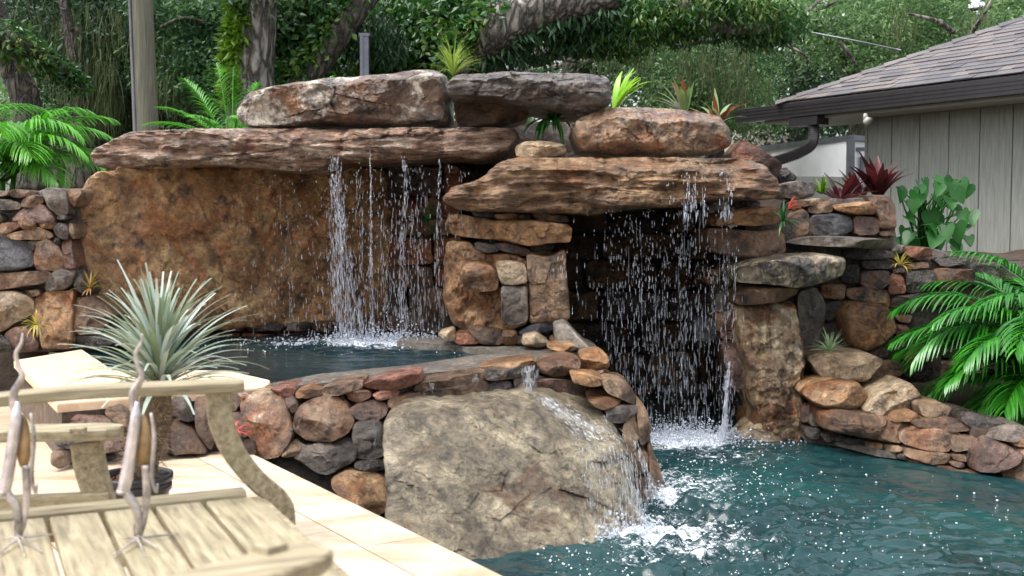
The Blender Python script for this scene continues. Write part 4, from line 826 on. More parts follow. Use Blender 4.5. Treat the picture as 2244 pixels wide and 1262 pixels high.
# --- left dark tree
t = thing('oak_tree', 'dark leaning oak trunk with a mossy bough at the left edge', 'tree', (-5.4, 14, .1))
b = MB(); b.tube(path3([(75,420,12.6), (65,260,12.6), (40,180,12.6), (15,110,12.6), (-15,20,12.6), (-40,-80,12.6)]), [.2, .17, .14, .13, .12, .12], 18, jitter=.15, jf=5); b.build('trunk', M['barkd'], t)
bo = path3([(-60,60,12.2), (10,85,12.2), (70,110,12.3), (130,150,12.6), (180,185,13)]); b = MB(); b.tube(bo, [.1, .12, .1, .07, .04], 14, jitter=.2); b.build('limb', M['barkd'], t)
pts, o_ = along(bo, 1400, [.16, .18, .14, .1]); leaves('fern_fringe', pts, .09, M['ivy'], t, asp=.4, hang=.6)

def tree(label, base, trunk, tr_r, cl, rad, per, size, mat, bark='barkd', moss=None, hang=0, name='oak_tree'):
    t = thing(name, label, 'tree', base)
    b = MB(); p = path3(trunk); b.tube(p, tr_r, 12, jitter=.2); top = p[-1]
    for c in cl[:7]:
        q = P(*c); m = (q + top) / 2 + np.array((0, 0, -.2)); b.tube(curve([p[len(p) * 2 // 3], m, q], 6), [.07, .02], 6)
    b.build('trunk', M[bark], t)
    tag(leaves('crown', hole(clumps([P(*c) for c in cl], rad, int(per * 1.7))), size * .72, M[mat], t, hang=hang), kind='stuff')
    if moss: tag(ribbons('spanish_moss', moss_at(moss, 46, .2, 1), .5, .012, M['moss'], t), kind='stuff')
    return t
r2 = np.random.default_rng(21)
GAPS = [(1190, 128, 14, 14), (1240, 140, 26, 18), (2125, 18, 18, 18), (1700, 100, 8, 14), (1560, 20, 6, 6)]
def hole(p, m=6):
    px = CX + FPX * p[:, 0] / p[:, 1]; py = 470 - FPX * (p[:, 2] - HCAM) / p[:, 1]; ok = np.ones(len(p), bool)
    for a, b_, w_, h_ in GAPS: ok &= (((px - a) / (w_ + m)) ** 2 + ((py - b_) / (h_ + m)) ** 2 > rng.uniform(.3, 1.3, len(p)))
    return p[ok]
def rc(x0, x1, y0, y1, Y0, Y1, n): return [(r2.uniform(x0, x1), r2.uniform(y0, y1), r2.uniform(Y0, Y1)) for _ in range(n)]
tree('dark oak hung with curtains of Spanish moss left of the utility pole', (-6, 17, .1), [(190,420,16), (200,200,16), (215,60,16), (220,-60,16)], [.3, .2, .16], rc(-40, 290, -60, 150, 15, 17.5, 46), .85, 300, .11, 'oakd',
     moss=[(165,60,14.6,.16), (170,110,14.6,.1), (245,80,14.6,.14), (240,150,14.5,.1), (90,40,14.8,.2), (130,30,14.8,.2), (60,90,14.6,.1), (235,230,14.5,.08), (185,200,14.6,.08), (205,150,14.6,.1), (270,40,14.6,.1), (215,20,14.6,.2), (150,170,14.8,.1)])
tree('dark vine covered oak between the mossy oak and the pole', (-6, 18, .1), [(240,420,17), (245,220,17), (240,40,17)], [.25, .2, .16], rc(180, 330, 120, 300, 16, 18, 26), .7, 260, .11, 'oakd', moss=[(225,200,15.6,.1), (262,215,15.6,.1)])
tree('mid green leafy oak right of the utility pole', (-4.5, 17, .1), [(420,420,16.5), (425,200,16.5), (430,20,16.5)], [.2, .16, .12], rc(350, 500, -50, 200, 14.5, 17, 42), .6, 330, .11, 'oak', moss=[(380,170,14.4,.08), (372,120,14.4,.08)])
tree('shady tree low behind the palms left of the upright oak', (-4, 19, .1), [(400,420,18), (400,280,18), (405,180,18)], [.2, .16, .12], rc(300, 520, 190, 320, 17, 19, 20), .7, 240, .11, 'oakd')
tree('leafy oak seen through the gap between the leaning limbs', (-1.5, 20, .1), [(880,420,19), (890,200,19), (900,40,19)], [.25, .18, .12], rc(600, 1010, -60, 190, 18, 21, 52), .85, 280, .13, 'oak')
tree('mossy oak behind the arching limb with grey green moss strands', (3, 20, .1), [(1270,420,17.5), (1260,150,17.5), (1300,90,17.2), (1420,85,17)], [.24, .2, .14, .08], rc(1010, 1500, 60, 190, 17, 20, 24) + rc(1380, 1620, 60, 230, 15.5, 18, 32), .6, 260, .1, 'oak', 'bark',
     moss=[(1560,90,15,.2), (1540,130,15,.15), (1570,160,15,.12), (1620,120,15,.14), (1505,120,15,.12), (1450,100,15.4,.16), (1400,110,15.4,.12), (1600,200,15,.1), (1650,180,14.6,.1), (1330,120,15.8,.1)], hang=.3)
tree('bright spreading oak above the shingle roof', (7, 20, .1), [(1900,420,19), (1880,160,19), (1790,60,18.5), (1700,20,18)], [.28, .22, .14, .08], rc(1640, 2300, -60, 120, 16, 20, 70), .75, 300, .11, 'oakl', moss=[(2140,30,15.4,.05), (1620,70,15.4,.1), (1975,40,15.8,.1)])
tree('dark thicket tree beyond the roof corner', (7, 24, .1), [(1750,420,22), (1750,200,22), (1760,120,22)], [.2, .16, .1], rc(1580, 1980, 100, 290, 20, 24, 46), .95, 250, .14, 'oakd')
tree('light green tree behind the bromeliads by the roof corner', (3.4, 18, .1), [(1560,420,17), (1570,260,17), (1560,160,17)], [.16, .12, .08], rc(1440, 1670, 150, 260, 15.5, 17.5, 26), .5, 260, .09, 'oakl')
tree('distant pale tree glimpsed at the far left behind the leaning trunk', (-9, 24, .1), [(130,420,23), (120,250,23), (110,150,23)], [.16, .12, .08], rc(-60, 190, 110, 300, 21, 25, 24), .9, 200, .14, 'oakl')
# far woodland: one mass
cl = [np.array((r2.uniform(-19, 24), r2.uniform(27, 34), r2.uniform(.2, 10.5))) for _ in range(420)]
def open_sky(c, m):
    px = CX + FPX * c[0] / c[1]; py = 470 - FPX * (c[2] - HCAM) / c[1]; return any(((px - a) / (w_ + m)) ** 2 + ((py - b_) / (h_ + m)) ** 2 < 1 for a, b_, w_, h_ in GAPS)
cl = [c for c in cl if not open_sky(c, 85)]
C = clumps(cl, 1.45, 190); tag(leaves('woodland', C, .24, M['wood_far']), 'far green wood closing the background behind the garden trees', 'woodland', kind='stuff')
# overhanging boughs of the canopy above the picture (they shade the background)
# --- palms
def frond(name, base, az, el, L, droop, nl, ll, lw, mat, parent, r, fold=.35, twist=0, gap=.14):
    n = 22; ts = np.linspace(0, 1, n); pos = [np.array(base, float)]; e = el; tang = []
    for k in range(n):
        e = el - droop * (ts[k] ** 1.35); d_ = np.array((cos(az) * cos(e), sin(az) * cos(e), sin(e))); tang.append(d_); pos.append(pos[-1] + d_ * L / n)
    pos = np.array(pos[:n]); tang = np.array(tang); b = MB(); b.tube(pos, [.009, .006, .002], 5)
    side0 = np.array((-sin(az), cos(az), 0))
    side0 = side0 * cos(twist) + np.array((0, 0, 1)) * sin(twist)
    for k in range(nl):
        t_ = gap + (1 - gap) * k / (nl - 1); i = min(int(t_ * (n - 1)), n - 2); f_ = t_ * (n - 1) - i; p = pos[i] * (1 - f_) + pos[i + 1] * f_; T_ = tang[i]
        l_ = ll * (sin(pi * min(1, .12 + t_ * .86)) ** .55) * r.uniform(.88, 1.08)
        for sg in (-1, 1):
            if r.random() < .03: continue
            up_ = np.cross(T_, side0 * sg) * sg; a = .95 - .45 * t_ + r.normal() * .05
            d_ = side0 * sg * sin(a) + T_ * cos(a) + up_ * fold; d_ /= np.linalg.norm(d_)
            q = p; pts = [q]; 
            for s_ in range(4):
                d2 = d_ + np.array((0, 0, -.22 * (s_ + .4) * (1 + droop * .4))); d2 /= np.linalg.norm(d2); q = q + d2 * l_ / 4; pts.append(q)
            W = np.cross(d_, np.array((0, 0, 1.)) + up_ * .01); W /= np.linalg.norm(W) + 1e-9
            V = []; ws = (.5, 1, .85, .5, .06)
            for pp, w_ in zip(pts, ws): V += [pp - W * lw * w_ / 2, pp + np.array((0, 0, -lw * .16 * w_)), pp + W * lw * w_ / 2]
            Fc = []
            for s_ in range(4): Fc += [(3 * s_, 3 * s_ + 1, 3 * s_ + 4, 3 * s_ + 3), (3 * s_ + 1, 3 * s_ + 2, 3 * s_ + 5, 3 * s_ + 4)]
            b.add(V, Fc)
    return b.build(name, mat, parent, True)
def palm(label, base, specs, mat, seed, nl=46, ll=.34, lw=.015, stems=5, lk=1.):
    r = np.random.default_rng(seed); t = thing('palm', label, 'palm', base); base = np.array(base, float)
    b = MB()
    for k in range(stems):
        a = r.uniform(0, 6.28); q = base + np.array((cos(a) * .1, sin(a) * .1, 0)); b.tube([q, q + np.array((cos(a) * .05, sin(a) * .05, .35))], [.025, .014], 8)
    b.build('stem', M['palm'], t)
    for (az, el, L, dr) in specs:
        a = radians(az); frond('frond', base + np.array((cos(a) * .08, sin(a) * .08, .2)), a, radians(el), L * lk, dr, nl, ll * min(1, L / 1.1 + .1), lw, mat, t, r, twist=r.uniform(-.25, .25))
    return t
palm('bright green palm with arching fronds above the left garden wall', (-3.55, 8.15, 1.38), [(0,58,1.05,1.5), (-25,50,1.1,1.7), (20,62,1.1,1.3), (-50,45,1.0,1.5), (-75,48,.9,1.6), (-100,50,.9,1.5), (-130,55,1.0,1.5), (180,60,1.1,1.4), (150,65,1.1,1.3), (-12,34,1.0,1.2), (-38,28,.95,1.3), (8,75,1.0,1.5), (-62,66,1.05,1.9), (-150,42,1.,1.4), (-20,70,1.1,2.1), (-90,30,.8,1.2), (30,40,1.0,1.3)], M['palm'], 3, lk=.84)
palm('second bright palm at the extreme left behind the wall', (-4.15, 8.3, 1.35), [(0,60,1.0,1.5), (-30,50,1.0,1.6), (-60,45,1.0,1.4), (-100,50,.9,1.5), (20,72,1.1,1.6), (160,60,1.,1.4), (-10,40,.9,1.3), (-45,70,1.0,2.)], M['palm'], 4)
palm('small palm fanning up behind the long pinkish slab', (-2.25, 9.6, 1.72), [(150,62,.75,.5), (120,75,.8,.5), (100,84,.7,.5), (165,44,.7,.7), (178,30,.7,.7), (60,80,.6,.6), (-40,56,.55,1.2), (-70,50,.5,1.2), (-120,50,.5,1.1), (-20,40,.6,1.1)], M['palm'], 5, nl=26, ll=.26)
palm('small palm beside the white patched boulder behind the long slab', (-1.85, 9.5, 1.7), [(40,66,.75,.5), (25,50,.7,.6), (70,78,.6,.5), (0,45,.5,1.0), (-60,50,.5,1.2), (-110,50,.5,1.3), (140,60,.5,.9)], M['palm'], 6, nl=24, ll=.22)
palm('large glossy palm with drooping fronds on the right bank', (3.3, 7.0, .02), [(200,74,1.5,1.9), (215,62,1.45,1.9), (185,60,1.5,1.7), (230,72,1.5,2.1), (250,60,1.3,2.0), (170,55,1.3,1.6), (205,48,1.25,1.6), (225,44,1.15,1.7), (190,38,1.1,1.4), (265,50,1.1,1.8), (150,70,1.5,1.7), (120,78,1.5,1.5), (90,75,1.4,1.4), (240,80,1.6,2.2), (280,65,1.2,1.9), (180,76,1.65,2.0), (210,32,.95,1.3), (235,30,.9,1.3), (300,60,1.2,1.7), (195,68,1.6,2.3)], M['palmd'], 7, nl=44, ll=.34, lw=.018, stems=8, lk=.84)
palm('second glossy palm at the right edge behind the poolside palm', (3.5, 7.2, .1), [(190,78,1.6,1.4), (210,70,1.5,1.7), (170,70,1.5,1.5), (230,65,1.4,1.8), (150,60,1.3,1.5), (250,75,1.5,1.9), (100,70,1.3,1.5), (200,60,1.3,1.6), (180,50,1.2,1.5), (215,58,1.4,1.7), (240,55,1.3,1.7), (185,64,1.4,1.9), (200,44,1.2,1.5), (225,40,1.1,1.5), (255,45,1.1,1.6)], M['palmd'], 8, nl=42, ll=.34, lw=.018, stems=6, lk=.82)

# --- strap leaved plants
def strap(b, base, az, el, L, droop, w_, r, seg=7, fold=.25, tip=.15):
    p = np.array(base, float); V = []; S = np.array((-sin(az), cos(az), 0))
    for k in range(seg + 1):
        t_ = k / seg; e = el - droop * t_ ** 1.4; d_ = np.array((cos(az) * cos(e), sin(az) * cos(e), sin(e))); up_ = np.cross(S, d_) * -1
        ww = w_ * (.7 + .3 * sin(pi * min(1, t_ * 1.4)) if t_ < .6 else max(tip, (1 - t_) / .4)) / 2
        V += [p - S * ww + up_ * ww * fold * 1, p - up_ * 0, p + S * ww + up_ * ww * fold]; p = p + d_ * L / seg
    Fc = []
    for s_ in range(seg): Fc += [(3 * s_, 3 * s_ + 1, 3 * s_ + 4, 3 * s_ + 3), (3 * s_ + 1, 3 * s_ + 2, 3 * s_ + 5, 3 * s_ + 4)]
    b.add(V, Fc)
def rosette(name, label, cat, base, n, L, w_, el=(10, 80), droop=(.4, 1.4), mat='air', seed=1, az=(0, 360), seg=7, core=None, group=None):
    r = np.random.default_rng(seed); b = MB(); base = np.array(base, float)
    for k in range(n):
        a = radians(r.uniform(*az)); e = radians(r.uniform(*el)); strap(b, base + np.array((cos(a), sin(a), 0)) * w_ * .4, a, e, L * r.uniform(.7, 1.1), r.uniform(*droop), w_ * r.uniform(.8, 1.1), r, seg)
    o = b.build(name, M[mat], None, True, base); tag(o, label, cat, group); return o
rosette('grass_tuft', 'tuft of wispy yellow green grass on top of the waterfall', 'grass tuft', P(993, 166, 7.75), 110, .26, .006, (35, 88), (.3, 1.5), 'grass', 31)
rosette('bromeliad', 'lime green bromeliad with broad strap leaves behind the top boulders', 'bromeliad', P(1345, 240, 8.2), 13, .34, .05, (25, 82), (.3, 1.1), 'brom', 32, (-70, 70))
rosette('bromeliad', 'reddish and green bromeliad behind the smooth rust boulder', 'bromeliad', P(1500, 245, 8.2), 14, .26, .045, (25, 85), (.2, .9), 'bromr', 33)
rosette('bromeliad', 'silvery green bromeliad nearest the gutter end', 'bromeliad', P(1572, 270, 8.2), 14, .24, .045, (25, 85), (.3, 1.1), 'bromr', 35)
rosette('hanging_plant', 'dark green strap leaves hanging in the gap above the small tan stone', 'plant', P(1212, 262, 7.75), 34, .3, .028, (-20, 30), (.9, 1.5), 'strapd', 36, (200, 350))
rosette('air_plant', 'reddish green air plant tucked between the left wall and the rust boulder', 'air plant', P(197, 632, 7.05), 26, .15, .011, (-10, 80), (.4, 1.5), 'airr', 37)
rosette('air_plant', 'yellow and orange air plant clinging to the left garden wall', 'air plant', P(80, 712, 6.85), 30, .12, .011, (-30, 80), (.4, 1.6), 'air', 38)
rosette('air_plant', 'yellow green air plant on the right wall near the heart leaved plant', 'air plant', P(1972, 582, 7.15), 20, .12, .012, (-10, 80), (.4, 1.6), 'air', 39)
rosette('air_plant', 'silvery green air plant resting on the cream ledge boulder', 'air plant', P(1818, 770, 6.88), 34, .14, .011, (5, 85), (.2, .9), 'airg', 40)
rosette('air_plant', 'tiny air plant in a crevice above the golden boulder', 'air plant', P(1947, 672, 7.15), 12, .08, .008, (0, 80), (.3, 1.2), 'airr', 41)
rosette('air_plant', 'spiky air plant hidden behind the falling water by the pillar', 'air plant', P(935, 490, 7.9), 28, .18, .008, (-20, 80), (.2, 1.0), 'strapd', 42)
rosette('air_plant', 'bright scarlet air plant at the base of the spa wall', 'air plant', P(512, 948, 5.15), 26, .09, .008, (-10, 85), (.6, 1.7), 'scar', 43)
t = thing('air_plant', 'curly green air plant with an orange red flower above the golden tan stone', 'air plant', P(1716, 478, 7.0))
r = np.random.default_rng(44); b = MB(); [strap(b, P(1716, 484, 7.0), radians(r.uniform(0, 360)), radians(r.uniform(-30, 85)), .14 * r.uniform(.7, 1.1), r.uniform(.3, 1.5), .014, r) for _ in range(22)]; b.build('leaves', M['strapd'], t)
b = MB(); [strap(b, P(1728, 458, 6.98), radians(r.uniform(-60, 60)), radians(r.uniform(-10, 85)), .09, r.uniform(.2, .8), .014, r) for _ in range(9)]; b.build('flower', M['scar'], t)
rosette('red_plant', 'dark red leaves hanging behind the left water curtain', 'plant', P(900, 430, 8.1), 12, .26, .03, (-60, 20), (.5, 1.2), 'red', 45, (200, 340))
# cordylines
for i, (px, py, Y, n, L, lab) in enumerate([(1845, 442, 7.95, 14, .3, 'wine red cordyline spreading low over the right wall'), (1925, 430, 8.0, 20, .34, 'tall dark red cordyline beside the siding'), (1880, 440, 8.1, 12, .26, 'small red cordyline between the two larger ones')]):
    rosette('cordyline', lab, 'cordyline', P(px, py, Y), n, L * .88, .07, (45, 88) if i else (15, 80), (.2, .9), 'red', 50 + i)
rosette('ground_plant', 'low olive green plant at the foot of the cordylines', 'plant', P(1800, 425, 7.9), 24, .14, .02, (10, 80), (.3, 1.2), 'fern', 55)
# heart leaved plant
t = thing('heart_leaf_plant', 'heart leaved green plant climbing against the grey siding', 'plant', P(2030, 560, 8.0))
r = np.random.default_rng(60); bs = MB()
for k in range(64):
    px = r.uniform(1962, 2125); py = r.uniform(385, 540); Y = r.uniform(7.7, 8.3)
    if k < 14: px, py, Y = [(1985,440,7.8), (2010,425,7.8), (2045,432,7.75), (2105,395,7.9), (2095,455,7.8), (2125,465,7.9), (2075,495,7.7), (2000,530,7.8), (1975,415,7.9), (2060,400,7.9), (2035,465,7.8), (2095,490,7.7), (1990,465,7.8), (2050,515,7.7)][k]
    tip = P(px, py, Y); root = P(2030 + r.uniform(-18, 18), 560, 8.0); bs.tube(curve([root, (root + tip) / 2 + np.array((r.uniform(-.05, .05), 0, .08)), tip], 5), [.007, .004], 5)
    s = r.uniform(.085, .13) * (1.1 if k < 14 else .85); n_ = np.array((r.uniform(-1.1, 1.1), -1, r.uniform(.0, 1.3))); n_ /= np.linalg.norm(n_); dn = np.array((r.uniform(-.6, .6), -.2, -1.)); dn -= n_ * dn.dot(n_); dn /= np.linalg.norm(dn); sd_ = np.cross(n_, dn)
    out = [(0, -.02), (.22, -.16), (.42, -.1), (.5, .15), (.4, .45), (.2, .78), (0, 1.05)]
    V = [tip + dn * (y_ * s) - n_ * (.02 * s + .12 * s * y_ * y_) for x_, y_ in [(0, 0.), (0, .35), (0, .7), (0, 1.05)]]
    for sg in (-1, 1): V += [tip + sd_ * (sg * x_ * s) + dn * (y_ * s) + n_ * (s * .12 * x_ * 2) - n_ * (.12 * s * y_ * y_) for x_, y_ in out[1:6]]
    b2 = MB(); F2 = [(0, 4, 5), (0, 5, 6, 1), (1, 6, 7), (1, 7, 8, 2), (2, 8, 3), (0, 10, 9), (0, 1, 11, 10), (1, 12, 11), (1, 2, 13, 12), (2, 3, 13)]; b2.add(V, F2); b2.build('leaf', M['heart'], t)
bs.build('stems', M['heart'], t)

# --- potted silver plant on the deck
pb = P(297, 1100, 3.75); pb[2] = .3; pc_ = np.array((pb[0], 3.75, .3))
pot = thing('potted_plant', 'spiny trunked silver leaved plant in a black nursery pot on the deck', 'potted plant', pc_)
def lathe(b, c, prof, n=40, rib=0):
    V = []; m = len(prof)
    for (r_, z_) in prof:
        for k in range(n): a = 2 * pi * k / n; q = r_ * (1 + rib * (k % 2)); V.append((c[0] + q * cos(a), c[1] + q * sin(a), c[2] + z_))
    b.add(V, [(i * n + k, i * n + (k + 1) % n, (i + 1) * n + (k + 1) % n, (i + 1) * n + k) for i in range(m - 1) for k in range(n)])
b = MB(); lathe(b, pc_, [(.001, 0), (.088, 0), (.09, .01), (.106, .17), (.114, .172), (.114, .192), (.108, .194), (.112, .2), (.118, .202), (.118, .222), (.112, .224), (.108, .215), (.104, .18)], 48); b.build('pot', M['pot'], pot)
b = MB(); V = [pc_ + np.array((0, 0, .195))]; 
r = np.random.default_rng(70)
for j in range(1, 6):
    for k in range(30): a = 2 * pi * k / 30; V.append(pc_ + np.array((cos(a) * .021 * j, sin(a) * .021 * j, .19 + r.uniform(-.008, .01))))
Fc = [(0, 1 + k, 1 + (k + 1) % 30) for k in range(30)] + [(1 + (j * 30) + k, 1 + j * 30 + (k + 1) % 30, 1 + (j + 1) * 30 + (k + 1) % 30, 1 + (j + 1) * 30 + k)[::-1] for j in range(4) for k in range(30)]
b.add(V, Fc)
for k in range(220):
    a = r.uniform(0, 6.28); q = .1 * math.sqrt(r.random()); c = pc_ + np.array((cos(a) * q, sin(a) * q, .198)); ax = rand_unit(3, r); ax = np.linalg.qr(ax)[0]; b.box(c, (.018 * r.uniform(.5, 1.2), .009, .004), ax)
b.build('mulch', M['soil'], pot)
tb = pc_ + np.array((.02, 0, .19)); tt = P(350, 812, 3.72)
tk = curve([tb, tb + np.array((.012, 0, .12)), (tb + tt) / 2 + np.array((.01, 0, .04)), tt], 8)
b = MB(); b.tube(tk, [.042, .052, .06, .05, .03], 20, jitter=.15, jf=30); tr_ = b.build('trunk', M['trunk'], pot)
ps, o_ = along(tk, 2600, [.042, .052, .06, .052, .035], r); leaves('spines', ps, .028, M['spine'], tr_, up=o_ * 1.6, asp=.07, r=r)
b = MB(); r = np.random.default_rng(71)
for k in range(165):
    u = k / 165; a = k * 2.39996 + r.uniform(-.2, .2); e = radians(12 + 76 * u ** 1.0 + r.uniform(-8, 8)); L = (.30 + .03 * r.normal()) * (1.0 if u < .8 else 1 - (u - .8) * 1.5)
    strap(b, tt + np.array((cos(a) * .028 * (1 - u), sin(a) * .028 * (1 - u), -.06 + .10 * u)), a, e, L * 1.02, r.uniform(.5, 1.15) * (1 if u < .8 else .4), .0165, r, 9, .3, .35)
b.build('leaves', M['pachy'], pot)

# ================================================================== HOUSE, TRAILER, POLES
gR = P(2244, 200, 10.0); gL = P(1612, 272, 13.3); ez = (gR[2] + gL[2]) / 2
gR[2] = gL[2] = ez; e_ = gR - gL; e_ /= np.linalg.norm(e_); n_ = np.array((-e_[1], e_[0], 0)); Zu = np.array((0, 0, 1.))   # n_ = inward
if n_[1] < 0: n_ = -n_
gE = gR + e_ * 6
house = thing('house', 'grey sided house with a brown shingle hip roof and dark gutter', 'house', gL + n_ * 3 - Zu * ez)
b = MB(); prof = [(0, .0), (0, .145), (.012, .15), (.012, .02), (.1, .02), (.1, .14), (.112, .14), (.112, 0)]
def extr(b, prof, p0, p1, u, v):
    V = [p + u * a - 0 + v * c for p in (p0, p1) for a, c in prof]; k = len(prof)
    b.add(V, [(i, (i + 1) % k, k + (i + 1) % k, k + i) for i in range(k)] + [tuple(range(k))[::-1], tuple(range(k, 2 * k))])
extr(b, prof, gL, gE, n_, Zu)
for k in range(3): c = gL + (gE - gL) / 2; b.box(c - n_ * .002 + Zu * (.04 + .035 * k), (np.linalg.norm(gE - gL), .006, .006), (e_, n_, Zu))
gut = b.build('gutter', M['gutter'], house, False)
# downspout from the gutter underside, corrugated, swept towards the camera-left
d0 = P(1780, 268, 12.3)
dp = curve([P(1782, 262, 12.35), P(1784, 290, 12.3), P(1778, 318, 12.2), P(1750, 336, 11.9), P(1710, 350, 11.5), P(1690, 356, 11.3)], 14)
dp2 = []
b = MB(); b.sweep(dp, n_ * .3 + e_ * 0 + Zu * .0 + np.array((.0, 1, 0)), [.12], [.095]); 
for q in range(2, len(dp) - 2, 2): b.sweep([dp[q] - (dp[q + 1] - dp[q]) * .25, dp[q] + (dp[q + 1] - dp[q]) * .25], np.array((.0, 1, 0)) + n_ * .3, [.135], [.11])
b.box(P(1772, 266, 12.4), (.42, .16, .09), (e_, n_, Zu)); b.build('downspout', M['gutter'], gut, False)
# fascia + soffit
b = MB(); fa = [(.115, -.03), (.115, .14), (.14, .14), (.14, -.03)]; extr(b, fa, gL + e_ * .35, gE, n_, Zu); b.build('fascia', M['trim'], house, False)
b = MB(); extr(b, [(.141, -.028), (.141, -.012), (1.0, -.012), (1.0, -.028)], gL + e_ * .35, gE, n_, Zu); b.build('soffit', M['trim'], house, False)
# wall with board siding, corner at pixel x=1890
off = n_ * .55; base = gL + off; best = min(np.linspace(0, 6, 1201), key=lambda s: abs(CX + FPX * (base + e_ * s)[0] / (base + e_ * s)[1] - 1890))
wc0 = base + e_ * best; wb = -.2
b = MB(); Lw = 7.5; nb = int(Lw / .36)
for k in range(nb):
    c = wc0 + e_ * (.18 + .36 * k); b.box(np.array((c[0], c[1], (ez - .03 + wb) / 2)) + n_ * .03, (.348, .03, ez - .03 - wb), (e_, n_, Zu))
    b.box(np.array((c[0], c[1], (ez - .03 + wb) / 2)) + n_ * .045 + e_ * .18, (.02, .02, ez - .03 - wb), (e_, n_, Zu))
side = wc0 + n_ * 2.2; c = (wc0 + side) / 2; b.box(np.array((c[0], c[1], (ez - .03 + wb) / 2)) + e_ * .02, (.03, 2.2, ez - .03 - wb), (e_, n_, Zu))
b.build('wall', M['siding'], house, False)
# roof: courses of shingles on the front slope, hip cap along the edge
SL = .46; rc0 = np.array(P(1660, 228, 12.6)); s_c = (rc0 - gL).dot(e_); rc0 = gL + e_ * s_c + n_ * .03 + Zu * .175; rise = lambda s: Zu * (SL * s)
slope = (n_ + Zu * SL); slope_l = np.linalg.norm(slope); sn = np.cross(e_, slope); sn /= np.linalg.norm(sn)
if sn[2] < 0: sn = -sn
b = MB(); r = np.random.default_rng(80); crs = .125; ncr = 34
for j in range(ncr):
    s0 = j * crs / slope_l; x = s0 - .02 + r.uniform(-.2, 0); x_hip = s0
    while x < 9.5 - s0:
        w_ = r.choice([.16, .22, .3, .36]); a0, a1 = max(x, x_hip), x + w_ - .004
        if a1 > a0 + .02:
            th = .008 + .006 * (r.random() < .5); o0 = rc0 + e_ * a0 + slope * s0; o1 = rc0 + e_ * a1 + slope * s0
            up_ = slope * (crs * 1.2 / slope_l)
            a0b = max(0, x_hip + crs * 1.2 / slope_l - a0); q0 = o0 + up_ + e_ * min(a0b, a1 - a0 - .001); q1 = o1 + up_
            V = [o0, o1, q1, q0, o0 + sn * th, o1 + sn * th, q1 + sn * .002, q0 + sn * .002]
            b.add(V, [(0, 1, 5, 4), (4, 5, 6, 7), (0, 4, 7, 3), (1, 2, 6, 5), (0, 3, 2, 1)])
        x += w_
rf = b.build('roof', M['shingle'], house, False)
b = MB(); hip = e_ + n_ + Zu * SL; hl = np.linalg.norm(hip); hd = hip / hl
for k in range(30):
    p0 = rc0 + hip * (k * .155 - .02); p1 = p0 + hip * .18; lf = -n_ * 0; wv = .13
    a_ = np.cross(hd, sn); a_ /= np.linalg.norm(a_)
    other = (e_ * 1 + Zu * SL); sn2 = np.cross(other, n_); sn2 /= np.linalg.norm(sn2); sn2 = sn2 if sn2[2] > 0 else -sn2; a2 = np.cross(hd, sn2); a2 /= np.linalg.norm(a2)
    if a_.dot(e_) < 0: a_ = -a_
    if a2.dot(n_) < 0: a2 = -a2
    lift0 = Zu * .028; lift1 = Zu * .012
    V = [p0 + a_ * wv + sn * .016, p0 + lift0, p0 + a2 * wv + sn2 * .016, p1 + a_ * wv + sn * .006, p1 + lift1, p1 + a2 * wv + sn2 * .006] + [p0 + a_ * wv + sn * .004, p0 + Zu * .012, p0 + a2 * wv + sn2 * .004]
    b.add(V, [(0, 1, 4, 3), (1, 2, 5, 4), (6, 7, 1, 0), (7, 8, 2, 1)])
b.build('hip_cap', M['shingle'], rf, False)
b = MB(); far = rc0 + n_ * 5; V = [rc0, rc0 + hip * 4.4, rc0 + hip * 4.4 + n_ * 1, rc0 + n_ * 8.8]; b.add(V, [(0, 1, 2, 3)])
V = [rc0 - Zu * .02, rc0 - Zu * .02 + e_ * 9.5, rc0 + e_ * 9.5 - Zu * .03 + n_ * .2 + Zu * .08, rc0 - Zu * .03 + n_ * .2 + Zu * .08]; b.add(V, [(0, 1, 2, 3)]); b.build('roof_deck', M['shingle'], house, False)
b = MB(); c = P(1897, 262, 11.6); b.tube([c, c + np.array((.03, -.03, -.03))], [.035, .05], 14); b.tube([c + Zu * .06, c], [.02, .03], 10); b.build('wall_lamp', M['trim'], house)

# trailer and tan roofed shelter behind
t0 = thing('trailer', 'white enclosed trailer parked behind the right stone wall', 'trailer', (4.6, 17, .1))
A0 = P(1645, 352, 19); A1 = P(1862, 306, 16); A2 = P(2010, 303, 17.5)
def wallp(b, a, c, z0, z1, th=.05):
    d_ = np.array((c[0] - a[0], c[1] - a[1], 0)); L = np.linalg.norm(d_); d_ /= L; nn = np.array((-d_[1], d_[0], 0)); m = (a + c) / 2; b.box((m[0], m[1], (z0 + z1) / 2), (L, th, z1 - z0), (d_, nn, Zu))
zt_ = (A1[2]); b = MB(); wallp(b, A0, A1, .4, zt_); wallp(b, A1, A2, .4, zt_); body = b.build('body', M['white'], t0, False)
b = MB(); wallp(b, A0 + np.array((-.02, -.05, 0)), A1 + np.array((.02, -.05, 0)), zt_ - .01, zt_ + .06, .09); wallp(b, A1 + np.array((0, -.05, 0)), A2, zt_ - .01, zt_ + .06, .09); b.box((A1[0], A1[1] - .05, (zt_ + .4) / 2), (.09, .09, zt_ - .4)); b.build('trim', M['galv'], t0, False)
b = MB(); cc = P(1882, 327, 16.1); b.box(cc, (.2, .06, .05)); b.box(cc + np.array((.05, .02, -.5)), (.05, .05, .8)); b.build('door_hardware', M['galv'], t0, False)
b = MB(); wallp(b, P(1740, 387, 15.2), P(1900, 380, 15.4), .3, P(1740, 387, 15.2)[2], .08); tag(b.build('fence', M['siding'], None, False), 'low wooden fence rail below the trailer', 'fence')
t1 = thing('shelter', 'tan pitched canopy roof beyond the white trailer', 'shelter', (4.2, 24, .1))
b = MB(); pk = P(1640, 278, 24); V = [P(1560, 345, 21), P(1760, 340, 20.5), P(1860, 312, 22), pk, P(1540, 300, 26)]
